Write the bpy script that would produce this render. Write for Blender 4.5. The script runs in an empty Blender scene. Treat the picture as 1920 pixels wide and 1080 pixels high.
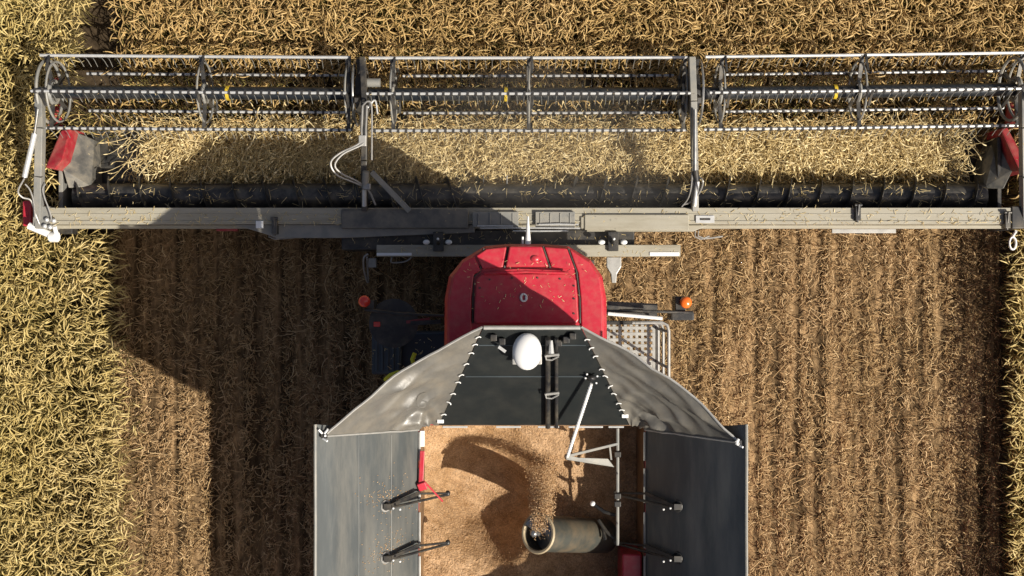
import bpy, math, random
import numpy as np
from mathutils import Vector, Matrix

random.seed(7)
RNG = np.random.default_rng(11)
sc = bpy.context.scene
COL = sc.collection
H, F = 16.0, 2059.0            # drone height in metres, focal length in photo pixels


def at(px, py, z):
    """ground-plan position of a thing that stands z metres high, read off the survey photo"""
    return Vector(((px - 960) * (H - z) / F, (540 - py) * (H - z) / F, z))


# ------------------------------------------------------------------ materials
def mat(name, col, rough=0.5, metal=0.0, var=0.12, scale=6.0, bump=0.0, bscale=60.0,
        dust=None, dust_amt=0.0, dscale=3.0, coat=0.0, stretch=None, spec=0.5):
    m = bpy.data.materials.new(name)
    m.use_nodes = True
    nt = m.node_tree
    N, L = nt.nodes, nt.links
    b = N['Principled BSDF']
    b.inputs['Roughness'].default_value = rough
    b.inputs['Metallic'].default_value = metal
    b.inputs['Specular IOR Level'].default_value = spec
    if coat:
        b.inputs['Coat Weight'].default_value = coat
        b.inputs['Coat Roughness'].default_value = 0.15
    tc = N.new('ShaderNodeTexCoord')
    src = tc.outputs['Object']
    if stretch:
        mp = N.new('ShaderNodeMapping')
        mp.inputs['Scale'].default_value = stretch
        L.new(src, mp.inputs['Vector'])
        src = mp.outputs['Vector']
    n = N.new('ShaderNodeTexNoise')
    n.inputs['Scale'].default_value = scale
    n.inputs['Detail'].default_value = 5
    L.new(src, n.inputs['Vector'])
    r = N.new('ShaderNodeValToRGB')
    r.color_ramp.elements[0].position = 0.3
    r.color_ramp.elements[1].position = 0.7
    r.color_ramp.elements[0].color = [c * (1 - var) for c in col] + [1]
    r.color_ramp.elements[1].color = [min(1, c * (1 + var)) for c in col] + [1]
    L.new(n.outputs['Fac'], r.inputs['Fac'])
    out = r.outputs['Color']
    if dust:
        n2 = N.new('ShaderNodeTexNoise')
        n2.inputs['Scale'].default_value = dscale
        n2.inputs['Detail'].default_value = 8
        n2.inputs['Roughness'].default_value = 0.68
        L.new(src, n2.inputs['Vector'])
        mr = N.new('ShaderNodeMapRange')
        mr.inputs['From Min'].default_value = 0.42
        mr.inputs['From Max'].default_value = 0.72
        mr.inputs['To Max'].default_value = dust_amt
        L.new(n2.outputs['Fac'], mr.inputs['Value'])
        mx = N.new('ShaderNodeMix')
        mx.data_type = 'RGBA'
        L.new(mr.outputs['Result'], mx.inputs['Factor'])
        L.new(out, mx.inputs['A'])
        mx.inputs['B'].default_value = list(dust) + [1]
        out = mx.outputs['Result']
    L.new(out, b.inputs['Base Color'])
    if bump:
        n3 = N.new('ShaderNodeTexNoise')
        n3.inputs['Scale'].default_value = bscale
        n3.inputs['Detail'].default_value = 4
        L.new(src, n3.inputs['Vector'])
        bp = N.new('ShaderNodeBump')
        bp.inputs['Strength'].default_value = bump
        bp.inputs['Distance'].default_value = 0.02
        L.new(n3.outputs['Fac'], bp.inputs['Height'])
        L.new(bp.outputs['Normal'], b.inputs['Normal'])
    return m


def straw_mat(name, cols, rough=0.6, trans=0.0, patch=None):
    """each straw its own tone, with slow drifts of tone over the field"""
    m = bpy.data.materials.new(name)
    m.use_nodes = True
    N, L = m.node_tree.nodes, m.node_tree.links
    b = N['Principled BSDF']
    b.inputs['Roughness'].default_value = rough
    b.inputs['Specular IOR Level'].default_value = 0.3
    g = N.new('ShaderNodeNewGeometry')
    r = N.new('ShaderNodeValToRGB')
    e = r.color_ramp.elements
    while len(e) < len(cols):
        e.new(0.5)
    for i, c in enumerate(cols):
        e[i].position = i / (len(cols) - 1)
        e[i].color = list(c) + [1]
    L.new(g.outputs['Random Per Island'], r.inputs['Fac'])
    out = r.outputs['Color']
    if patch:
        tc = N.new('ShaderNodeTexCoord')
        n = N.new('ShaderNodeTexNoise')
        n.inputs['Scale'].default_value = 0.55
        n.inputs['Detail'].default_value = 3
        L.new(tc.outputs['Object'], n.inputs['Vector'])
        mr = N.new('ShaderNodeMapRange')
        mr.inputs['From Min'].default_value = 0.35
        mr.inputs['From Max'].default_value = 0.7
        L.new(n.outputs['Fac'], mr.inputs['Value'])
        mx = N.new('ShaderNodeMix')
        mx.data_type = 'RGBA'
        mx.blend_type = 'MULTIPLY'
        L.new(mr.outputs['Result'], mx.inputs['Factor'])
        L.new(out, mx.inputs['A'])
        mx.inputs['B'].default_value = list(patch) + [1]
        out = mx.outputs['Result']
    L.new(out, b.inputs['Base Color'])
    return m


DUST = (0.36, 0.30, 0.20)
M = dict(
    red=mat('red_paint', (0.46, 0.018, 0.038), 0.36, 0, 0.10, 5, 0.03, 25, DUST, 0.17, 14, coat=0.25),
    darkred=mat('worn_red_paint', (0.36, 0.018, 0.03), 0.5, 0, 0.2, 8, 0, 1, DUST, 0.35, 5),
    black=mat('black_steel', (0.018, 0.018, 0.019), 0.45, 0, 0.3, 9, 0, 1, DUST, 0.22, 5),
    rubber=mat('rubber', (0.02, 0.02, 0.02), 0.85, 0, 0.3, 9, 0.3, 40, DUST, 0.4, 4),
    panel=mat('dark_panel', (0.012, 0.0145, 0.0145), 0.55, 0, 0.12, 3, 0, 1, (0.08, 0.075, 0.06), 0.18, 4, spec=0.3),
    flap=mat('dusty_flap', (0.085, 0.094, 0.094), 0.42, 0.2, 0.16, 1.5, 0.05, 6, (0.36, 0.33, 0.27), 0.42, 1.1, stretch=(4.5, 0.55, 1)),
    canvas=mat('tarpaulin', (0.125, 0.119, 0.105), 0.42, 0, 0.16, 4, 0.20, 11, (0.24, 0.21, 0.16), 0.6, 3.5, coat=0.1),
    steel=mat('worn_steel', (0.36, 0.36, 0.35), 0.35, 0.75, 0.25, 12, 0, 1, DUST, 0.3, 8),
    darksteel=mat('auger_steel', (0.075, 0.075, 0.075), 0.42, 0.6, 0.35, 6, 0, 1, DUST, 0.35, 6),
    beam=mat('cream_grey_paint', (0.36, 0.335, 0.265), 0.55, 0, 0.12, 3, 0, 1, (0.19, 0.165, 0.11), 0.75, 3.0, stretch=(0.5, 3, 1)),
    grey=mat('grey_paint', (0.22, 0.22, 0.205), 0.5, 0, 0.15, 5, 0, 1, DUST, 0.4, 5),
    plate=mat('dusty_plate', (0.13, 0.127, 0.115), 0.5, 0.1, 0.3, 7, 0, 1, DUST, 0.5, 7),
    darkgrey=mat('dark_grey_paint', (0.10, 0.098, 0.09), 0.5, 0, 0.2, 5, 0, 1, DUST, 0.4, 5),
    white=mat('white_plastic', (0.80, 0.80, 0.78), 0.4, 0, 0.04, 6, 0, 1, DUST, 0.08, 6),
    bat=mat('bat_tube', (0.60, 0.60, 0.58), 0.32, 0.35, 0.12, 12),
    clip=mat('tine_plastic', (0.035, 0.033, 0.032), 0.5, 0, 0.3, 20),
    tube=mat('reel_tube_paint', (0.012, 0.016, 0.021), 0.40, 0.1, 0.3, 4, 0, 1, DUST, 0.10, 6),
    yellow=mat('yellow_paint', (0.60, 0.42, 0.03), 0.45, 0, 0.1, 6),
    lime=mat('lime_yellow_paint', (0.60, 0.62, 0.03), 0.45, 0, 0.1, 6),
    amber=mat('amber_lens', (0.85, 0.16, 0.02), 0.25, 0, 0.08, 10, coat=0.5),
    redlens=mat('red_lens', (0.75, 0.05, 0.03), 0.25, 0, 0.08, 10, coat=0.5),
    hose=mat('hose', (0.30, 0.29, 0.27), 0.4, 0.2, 0.15, 12),
    glass=mat('tinted_glass', (0.012, 0.017, 0.02), 0.06, 0, 0.05, 3, coat=0.5),
    navy=mat('dark_blue_plastic', (0.02, 0.027, 0.04), 0.45, 0, 0.15, 5),
    teal=mat('blue_grey_plastic', (0.055, 0.068, 0.075), 0.5, 0, 0.25, 4),
    galv=mat('galvanised', (0.42, 0.41, 0.38), 0.45, 0.4, 0.15, 9),
    augertube=mat('grey_green_paint', (0.058, 0.06, 0.05), 0.55, 0.1, 0.25, 4, 0, 1, (0.26, 0.18, 0.10), 0.45, 5),
    dustyrim=mat('dusty_rim', (0.40, 0.32, 0.2), 0.6, 0.1, 0.2, 8),
    innerwall=mat('tank_inside', (0.16, 0.10, 0.06), 0.55, 0.2, 0.25, 4, 0, 1, (0.42, 0.26, 0.12), 0.6, 3),
)

# grain: pale kernels with fine relief
gm = bpy.data.materials.new('wheat_grain')
gm.use_nodes = True
N, L = gm.node_tree.nodes, gm.node_tree.links
b = N['Principled BSDF']
b.inputs['Roughness'].default_value = 0.65
tc = N.new('ShaderNodeTexCoord')
v = N.new('ShaderNodeTexVoronoi'); v.inputs['Scale'].default_value = 75
L.new(tc.outputs['Object'], v.inputs['Vector'])
n = N.new('ShaderNodeTexNoise'); n.inputs['Scale'].default_value = 7; n.inputs['Detail'].default_value = 7
L.new(tc.outputs['Object'], n.inputs['Vector'])
r = N.new('ShaderNodeValToRGB')
r.color_ramp.elements[0].color = (0.34, 0.195, 0.085, 1); r.color_ramp.elements[0].position = 0.33
r.color_ramp.elements[1].color = (0.50, 0.315, 0.165, 1); r.color_ramp.elements[1].position = 0.66
L.new(n.outputs['Fac'], r.inputs['Fac'])
sv = N.new('ShaderNodeSeparateColor'); L.new(v.outputs['Color'], sv.inputs['Color'])
mv = N.new('ShaderNodeMapRange'); mv.inputs['To Min'].default_value = 0.62; mv.inputs['To Max'].default_value = 1.12
L.new(sv.outputs['Red'], mv.inputs['Value'])
mx = N.new('ShaderNodeMix'); mx.data_type = 'RGBA'; mx.blend_type = 'MULTIPLY'; mx.inputs['Factor'].default_value = 1
L.new(r.outputs['Color'], mx.inputs['A']); L.new(mv.outputs['Result'], mx.inputs['B'])
L.new(mx.outputs['Result'], b.inputs['Base Color'])
bp = N.new('ShaderNodeBump'); bp.inputs['Strength'].default_value = 0.5; bp.inputs['Distance'].default_value = 0.012
L.new(v.outputs['Distance'], bp.inputs['Height']); L.new(bp.outputs['Normal'], b.inputs['Normal'])
M['grain'] = gm
M['kernel'] = straw_mat('kernel', [(0.42, 0.24, 0.10), (0.62, 0.40, 0.21), (0.7, 0.5, 0.3)])
M['ear'] = straw_mat('wheat_ear', [(0.35, 0.255, 0.09), (0.55, 0.42, 0.17), (0.68, 0.54, 0.26)], patch=(0.88, 0.88, 0.72))
M['ripeear'] = straw_mat('ripe_wheat_ear', [(0.31, 0.20, 0.075), (0.50, 0.335, 0.135), (0.64, 0.455, 0.21)], patch=(0.86, 0.84, 0.72))
M['stalk'] = straw_mat('wheat_stalk', [(0.20, 0.155, 0.055), (0.36, 0.275, 0.11)], patch=(0.85, 0.95, 0.7))
M['cutear'] = straw_mat('cut_wheat_straw', [(0.46, 0.34, 0.145), (0.70, 0.55, 0.27), (0.84, 0.70, 0.41)])
M['straw'] = straw_mat('stubble_straw', [(0.31, 0.185, 0.082), (0.55, 0.365, 0.18), (0.73, 0.53, 0.30)], patch=(0.84, 0.84, 0.76))

# soil with chaff along the drill rows
sm = bpy.data.materials.new('chaff_soil')
sm.use_nodes = True
N, L = sm.node_tree.nodes, sm.node_tree.links
b = N['Principled BSDF']; b.inputs['Roughness'].default_value = 0.95; b.inputs['Specular IOR Level'].default_value = 0.1
tc = N.new('ShaderNodeTexCoord')
mp = N.new('ShaderNodeMapping'); mp.inputs['Scale'].default_value = (1.6, 0.55, 1)
L.new(tc.outputs['Object'], mp.inputs['Vector'])
n = N.new('ShaderNodeTexNoise'); n.inputs['Scale'].default_value = 7; n.inputs['Detail'].default_value = 8; n.inputs['Roughness'].default_value = 0.7
L.new(mp.outputs['Vector'], n.inputs['Vector'])
r = N.new('ShaderNodeValToRGB')
e = r.color_ramp.elements
e[0].position = 0.36; e[0].color = (0.085, 0.054, 0.028, 1)
e[1].position = 0.64; e[1].color = (0.41, 0.27, 0.138, 1)
q = e.new(0.5); q.color = (0.235, 0.153, 0.077, 1)
L.new(n.outputs['Fac'], r.inputs['Fac'])
mp2 = N.new('ShaderNodeMapping'); mp2.inputs['Scale'].default_value = (6.5, 0.22, 1)
L.new(tc.outputs['Object'], mp2.inputs['Vector'])
n2 = N.new('ShaderNodeTexNoise'); n2.inputs['Scale'].default_value = 1.0; n2.inputs['Detail'].default_value = 4
L.new(mp2.outputs['Vector'], n2.inputs['Vector'])
mr2 = N.new('ShaderNodeMapRange'); mr2.inputs['From Min'].default_value = 0.38; mr2.inputs['From Max'].default_value = 0.62
mr2.inputs['To Min'].default_value = 0.34; mr2.inputs['To Max'].default_value = 1.20
L.new(n2.outputs['Fac'], mr2.inputs['Value'])
mx2 = N.new('ShaderNodeMix'); mx2.data_type = 'RGBA'; mx2.blend_type = 'MULTIPLY'; mx2.inputs['Factor'].default_value = 1
L.new(r.outputs['Color'], mx2.inputs['A']); L.new(mr2.outputs['Result'], mx2.inputs['B'])
L.new(mx2.outputs['Result'], b.inputs['Base Color'])
bp = N.new('ShaderNodeBump'); bp.inputs['Strength'].default_value = 0.8; bp.inputs['Distance'].default_value = 0.05
L.new(n.outputs['Fac'], bp.inputs['Height']); L.new(bp.outputs['Normal'], b.inputs['Normal'])
M['soil'] = sm


# ------------------------------------------------------------------ objects
def tag(o, label=None, cat=None, kind=None, group=None):
    if label: o['label'] = label
    if cat: o['category'] = cat
    if kind: o['kind'] = kind
    if group: o['group'] = group
    return o


def empty(name, loc):
    o = bpy.data.objects.new(name, None)
    COL.objects.link(o)
    o.location = loc
    o.empty_display_size = 0.3
    return o


class MB:
    def __init__(s):
        s.v, s.f, s.m, s.cur = [], [], [], 0

    def use(s, i):
        s.cur = i
        return s

    def add(s, vs, fs):
        o = len(s.v)
        s.v += [tuple(x) for x in vs]
        s.f += [tuple(o + i for i in f) for f in fs]
        s.m += [s.cur] * len(fs)
        return s

    def box(s, lo, hi):
        (a, b_, c), (d, e_, f_) = lo, hi
        vs = [(a, b_, c), (d, b_, c), (d, e_, c), (a, e_, c), (a, b_, f_), (d, b_, f_), (d, e_, f_), (a, e_, f_)]
        return s.add(vs, [(3, 2, 1, 0), (4, 5, 6, 7), (0, 1, 5, 4), (1, 2, 6, 5), (2, 3, 7, 6), (3, 0, 4, 7)])

    def bar(s, p, q, w, h, up=(0, 0, 1)):
        p, q = Vector(p), Vector(q)
        t = (q - p).normalized()
        u = t.cross(Vector(up))
        if u.length < 1e-4: u = t.cross(Vector((1, 0, 0)))
        u.normalize()
        n = u.cross(t)
        vs = []
        for c in (p, q):
            vs += [c - u * w / 2 - n * h / 2, c + u * w / 2 - n * h / 2, c + u * w / 2 + n * h / 2, c - u * w / 2 + n * h / 2]
        return s.add(vs, [(3, 2, 1, 0), (4, 5, 6, 7), (0, 1, 5, 4), (1, 2, 6, 5), (2, 3, 7, 6), (3, 0, 4, 7)])

    def tube(s, path, r, seg=8, cap=True):
        P = [Vector(p) for p in path]
        R = r if isinstance(r, (list, tuple)) else [r] * len(P)
        vs, fs = [], []
        ref = None
        for i, p in enumerate(P):
            t = (P[min(i + 1, len(P) - 1)] - P[max(i - 1, 0)]).normalized()
            if ref is None:
                ref = t.orthogonal().normalized()
            u = (ref - t * ref.dot(t)).normalized()
            ref = u
            w = t.cross(u)
            for k in range(seg):
                a = 2 * math.pi * k / seg
                vs.append(p + (u * math.cos(a) + w * math.sin(a)) * R[i])
        for i in range(len(P) - 1):
            for k in range(seg):
                fs.append((i * seg + k, i * seg + (k + 1) % seg, (i + 1) * seg + (k + 1) % seg, (i + 1) * seg + k))
        if cap:
            fs.append(tuple(range(seg - 1, -1, -1)))
            fs.append(tuple((len(P) - 1) * seg + k for k in range(seg)))
        return s.add(vs, fs)

    def ring(s, c, ax, R, r, n=28, seg=6):
        c, ax = Vector(c), Vector(ax).normalized()
        u = ax.orthogonal().normalized()
        w = ax.cross(u)
        vs, fs = [], []
        for i in range(n):
            a = 2 * math.pi * i / n
            d = u * math.cos(a) + w * math.sin(a)
            for k in range(seg):
                b2 = 2 * math.pi * k / seg
                vs.append(c + d * (R + r * math.cos(b2)) + ax * r * math.sin(b2))
        for i in range(n):
            for k in range(seg):
                j = (i + 1) % n
                fs.append((i * seg + k, j * seg + k, j * seg + (k + 1) % seg, i * seg + (k + 1) % seg))
        return s.add(vs, fs)

    def prism(s, lower, upper):
        n = len(lower)
        vs = list(lower) + list(upper)
        fs = [tuple(range(n - 1, -1, -1)), tuple(range(n, 2 * n))]
        fs += [(i, (i + 1) % n, n + (i + 1) % n, n + i) for i in range(n)]
        return s.add(vs, fs)

    def slab(s, pts, thick, direction=(0, 0, -1)):
        d = Vector(direction).normalized() * thick
        return s.prism([Vector(p) + d for p in pts], [Vector(p) for p in pts])

    def ball(s, c, rx, ry, rz, nu=16, nv=9, bottom=-1.0):
        c = Vector(c)
        vs, fs = [], []
        for j in range(nv + 1):
            ph = math.pi / 2 - (math.pi * j / nv)
            z = max(math.sin(ph), bottom)
            for i in range(nu):
                a = 2 * math.pi * i / nu
                vs.append(c + Vector((rx * math.cos(ph) * math.cos(a), ry * math.cos(ph) * math.sin(a), rz * z)))
        for j in range(nv):
            for i in range(nu):
                fs.append((j * nu + i, (j + 1) * nu + i, (j + 1) * nu + (i + 1) % nu, j * nu + (i + 1) % nu))
        return s.add(vs, fs)

    def grid(s, fn, nu, nv, thick):
        """fn(u,v)->point; a sheet with real thickness"""
        P = [[Vector(fn(i / nu, j / nv)) for j in range(nv + 1)] for i in range(nu + 1)]
        vs, fs = [], []
        W = nv + 1
        Nn = []
        for i in range(nu + 1):
            for j in range(nv + 1):
                du = P[min(i + 1, nu)][j] - P[max(i - 1, 0)][j]
                dv = P[i][min(j + 1, nv)] - P[i][max(j - 1, 0)]
                nn = du.cross(dv)
                nn = nn.normalized() if nn.length > 1e-9 else Vector((0, 0, 1))
                if nn.z < 0: nn = -nn
                Nn.append(nn)
                vs.append(P[i][j])
        K = len(vs)
        vs += [vs[k] - Nn[k] * thick for k in range(K)]
        for i in range(nu):
            for j in range(nv):
                a, b_, c, d = i * W + j, (i + 1) * W + j, (i + 1) * W + j + 1, i * W + j + 1
                fs.append((a, b_, c, d)); fs.append((K + d, K + c, K + b_, K + a))
        edge = [(i, 0) for i in range(nu + 1)] + [(nu, j) for j in range(1, nv + 1)] + [(i, nv) for i in range(nu - 1, -1, -1)] + [(0, j) for j in range(nv - 1, 0, -1)]
        ids = [i * W + j for i, j in edge]
        for k in range(len(ids)):
            a, b_ = ids[k], ids[(k + 1) % len(ids)]
            fs.append((b_, a, K + a, K + b_))
        return s.add(vs, fs)

    def build(s, name, mats, parent=None, bevel=0.0, smooth=False, origin=None, segs=2):
        base = Vector((0, 0, 0))
        if origin is not None:
            base = Vector(origin)
        elif parent is not None:
            r_ = parent
            while r_.parent: r_ = r_.parent
            base = Vector(r_.location)
        me = bpy.data.meshes.new(name)
        me.from_pydata([tuple(Vector(x) - base) for x in s.v], [], s.f)
        if not isinstance(mats, (list, tuple)): mats = [mats]
        for m_ in mats: me.materials.append(m_)
        me.polygons.foreach_set('material_index', s.m)
        if smooth: me.polygons.foreach_set('use_smooth', [True] * len(me.polygons))
        me.update()
        import bmesh
        bm = bmesh.new(); bm.from_mesh(me)
        bmesh.ops.recalc_face_normals(bm, faces=bm.faces)
        bm.to_mesh(me); bm.free()
        o = bpy.data.objects.new(name, me)
        COL.objects.link(o)
        if parent is not None:
            o.parent = parent
        if origin is not None:
            o.location = base - (Vector(parent.location) if parent is not None and parent.parent is None else Vector())
        if bevel:
            md = o.modifiers.new('edge', 'BEVEL')
            md.width = bevel; md.segments = segs; md.limit_method = 'ANGLE'; md.angle_limit = math.radians(35)
            md.harden_normals = False
        if smooth:
            md = o.modifiers.new('n', 'EDGE_SPLIT'); md.split_angle = math.radians(40)
        return o


# ------------------------------------------------------------------ straw masses (numpy)
def np_mesh(name, V, Fq, mats, midx=None, smooth=True):
    me = bpy.data.meshes.new(name)
    nv, nf = len(V), len(Fq)
    k = Fq.shape[1]
    me.vertices.add(nv)
    me.vertices.foreach_set('co', np.ascontiguousarray(V, dtype=np.float32).ravel())
    me.loops.add(nf * k)
    me.loops.foreach_set('vertex_index', np.ascontiguousarray(Fq, dtype=np.int32).ravel())
    me.polygons.add(nf)
    me.polygons.foreach_set('loop_start', np.arange(0, nf * k, k, dtype=np.int32))
    for m_ in mats: me.materials.append(m_)
    if midx is not None:
        me.polygons.foreach_set('material_index', np.ascontiguousarray(midx, dtype=np.int32))
    if smooth:
        me.polygons.foreach_set('use_smooth', np.ones(nf, dtype=bool))
    me.update(calc_edges=True)
    me.validate()
    o = bpy.data.objects.new(name, me)
    COL.objects.link(o)
    return o


def strands(P, R, sides):
    """P (N,K,3) centre lines, R (N,K) radii -> vertices, quads"""
    N_, K, _ = P.shape
    T = np.gradient(P, axis=1)
    T /= np.linalg.norm(T, axis=2, keepdims=True) + 1e-9
    ref = RNG.normal(size=(N_, 1, 3))
    U = np.cross(T, np.broadcast_to(ref, T.shape))
    U /= np.linalg.norm(U, axis=2, keepdims=True) + 1e-9
    W = np.cross(T, U)
    a = np.arange(sides) * 2 * np.pi / sides
    V = P[:, :, None, :] + R[:, :, None, None] * (np.cos(a)[None, None, :, None] * U[:, :, None, :] + np.sin(a)[None, None, :, None] * W[:, :, None, :])
    V = V.reshape(-1, 3)
    base = (np.arange(N_)[:, None, None] * K + np.arange(K - 1)[None, :, None]) * sides
    k = np.arange(sides)[None, None, :]
    k2 = (k + 1) % sides
    Fq = np.stack([base + k, base + k2, base + sides + k2, base + sides + k], axis=-1)
    seg = np.broadcast_to(np.arange(K - 1)[None, :, None], (N_, K - 1, sides)).reshape(-1)
    return V, Fq.reshape(-1, 4), seg


def ribbons(P, Wd):
    N_, K, _ = P.shape
    T = np.gradient(P, axis=1)
    T /= np.linalg.norm(T, axis=2, keepdims=True) + 1e-9
    ref = RNG.normal(size=(N_, 1, 3))
    U = np.cross(T, np.broadcast_to(ref, T.shape))
    U /= np.linalg.norm(U, axis=2, keepdims=True) + 1e-9
    V = np.stack([P - U * Wd[..., None], P + U * Wd[..., None]], axis=2).reshape(-1, 3)
    base = (np.arange(N_)[:, None] * K + np.arange(K - 1)[None, :]) * 2
    Fq = np.stack([base, base + 1, base + 3, base + 2], axis=-1).reshape(-1, 4)
    return V, Fq


def curve_paths(base, L, th0, arch, phi, s, s_bend, twist):
    """integrate stalks that rise, then nod over in direction phi"""
    N_ = len(L)
    P = np.zeros((N_, len(s), 3))
    P[:, 0] = base
    for i in range(1, len(s)):
        sm_ = 0.5 * (s[i] + s[i - 1])
        bend = np.clip((sm_ - s_bend) / (1 - s_bend), 0, None) ** 1.15
        th = th0 + arch * bend
        ph = phi + twist * bend
        d = (s[i] - s[i - 1]) * L
        P[:, i, 0] = P[:, i - 1, 0] + d * np.sin(th) * np.cos(ph)
        P[:, i, 1] = P[:, i - 1, 1] + d * np.sin(th) * np.sin(ph)
        P[:, i, 2] = P[:, i - 1, 2] + d * np.cos(th)
    return P


def field_noise(x, y, s, seed):
    r_ = np.random.default_rng(seed)
    z = np.zeros_like(x)
    for _ in range(6):
        k = r_.normal(size=2) * s
        z += np.sin(k[0] * x + k[1] * y + r_.uniform(0, 6.28))
    return z / 6


S_PTS = np.array([0, .30, .55, .68, .76, .82, .848, .88, .92, .962, 1.0])
EAR_R = np.array([.0028, .0026, .0025, .0025, .0026, 0.0030, .0072, .0088, .0083, .0064, .0013])
X_LEFT, X_RIGHT = -5.80, 7.10        # the two faces of uncut crop beside the swath


def crop_density(x, y):
    d = np.zeros_like(x)
    ahead = y > 3.02
    d[ahead] = 1.0
    reel = (y > 2.15) & (y <= 3.02) & (x > -6.35) & (x < 6.85)
    d[reel] = 0.36
    left = (x < X_LEFT) & (y <= 3.02)
    beside = (y > 0.75) & (y <= 3.02)
    left &= ~(beside & (x > -6.52))
    d[left] = 1.0
    fringe = (x >= X_LEFT) & (x < X_LEFT + .6) & (y < -0.5)
    d[fringe] = (.5 * np.clip(1 - (x - X_LEFT) / .6, 0, 1) ** 1.5 * np.clip((-.5 - y) / 1.2, 0, 1))[fringe]
    right = (x > X_RIGHT) & (y <= 3.02)
    right &= ~(beside & (x < 6.98))
    d[right] = 1.0
    gap = (np.abs(x + 5.86 + 0.05 * np.sin(y * 3)) < 0.27 + 0.10 * (y < 3.8)) & (y > 2.6)
    d[gap] = 0.0
    d *= np.clip(1.0 + 0.25 * field_noise(x, y, 2.2, 3), 0.4, 1)
    return d


def make_crop():
    x0, x1, y0, y1, dens = -8.3, 8.3, -5.0, 5.1, 590
    n = int((x1 - x0) * (y1 - y0) * dens)
    x = RNG.uniform(x0, x1, n); y = RNG.uniform(y0, y1, n)
    keep = RNG.uniform(size=n) < crop_density(x, y)
    x, y = x[keep], y[keep]
    n = len(x)
    # drilled rows
    x = np.where(RNG.uniform(size=n) < 0.6, np.round(x / 0.13) * 0.13 + RNG.normal(0, 0.02, n), x)
    inreel = (y > 2.1) & (y <= 3.02) & (x > -6.4) & (x < 6.9)
    Ln = RNG.normal(0.88, 0.09, n) + 0.05 * field_noise(x, y, 1.5, 9)
    Ln = np.where(inreel, Ln * RNG.uniform(0.55, 0.85, n), Ln)
    th0 = np.abs(RNG.normal(0.08, 0.08, n))
    arch = RNG.uniform(0.9, 2.9, n)
    tw = RNG.normal(0, 1.3, n)
    pref = -0.6 + 1.3 * field_noise(x, y, 0.9, 21)
    phi = np.where(RNG.uniform(size=n) < 0.45, pref + RNG.normal(0, 0.7, n), RNG.uniform(0, 6.283, n))
    # stalks at the cut face lean out over the stubble
    nearness = np.clip(1 - (X_LEFT - x) / 0.9, 0, 1) * (x < X_LEFT + .01) * (y < 0.9)
    edge = RNG.uniform(size=n) < nearness * 1.2
    phi = np.where(edge, RNG.normal(0, 0.55, n), phi)
    tw = np.where(edge, tw * .5, tw)
    th0 = np.where(edge, th0 + 0.22 * nearness, th0)
    redge = (x < X_RIGHT + 0.2) & (x > X_RIGHT - 0.01) & (y < 0.9)
    phi = np.where(redge, RNG.normal(math.pi, 0.7, n), phi)
    phi = np.where(inreel, RNG.normal(math.pi / 2, 1.1, n), phi)
    P = curve_paths(np.stack([x, y, np.zeros(n)], 1), Ln, th0, arch, phi, S_PTS, 0.63, tw)
    R = EAR_R[None, :] * RNG.uniform(0.85, 1.25, (n, 1)) * RNG.uniform(0.8, 1.2, (n, len(S_PTS)))
    V, Fq, seg = strands(P, R, 4)
    mi = (seg < 4).astype(np.int32)
    ripe = np.repeat((y + .35 * field_noise(x, y, 1.2, 61) > 1.2) & (x > -6.0), (len(S_PTS) - 1) * 4)
    mi = np.where((mi == 0) & ripe, 2, mi).astype(np.int32)
    # dry leaves
    sel = RNG.uniform(size=n) < 0.6
    bl = P[sel, 2] * 0.6 + P[sel, 1] * 0.4
    m_ = len(bl)
    lp = curve_paths(bl, RNG.uniform(0.16, 0.32, m_), RNG.uniform(0.3, 0.8, m_), RNG.uniform(1.0, 2.4, m_), RNG.uniform(0, 6.283, m_), np.linspace(0, 1, 6), 0.1, RNG.normal(0, .6, m_))
    V2, F2 = ribbons(lp, np.array([.004, .006, .007, .006, .004, .001])[None, :] * np.ones((m_, 1)))
    Fq = np.concatenate([Fq, F2 + len(V)]); V = np.concatenate([V, V2])
    mi = np.concatenate([mi, np.ones(len(F2), np.int32)])
    o = np_mesh('standing_wheat', V, Fq, [M['ear'], M['stalk'], M['ripeear']], mi)
    tag(o, 'ripe golden standing wheat with nodding ears around the cleared swath', 'wheat', 'stuff')


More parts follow.
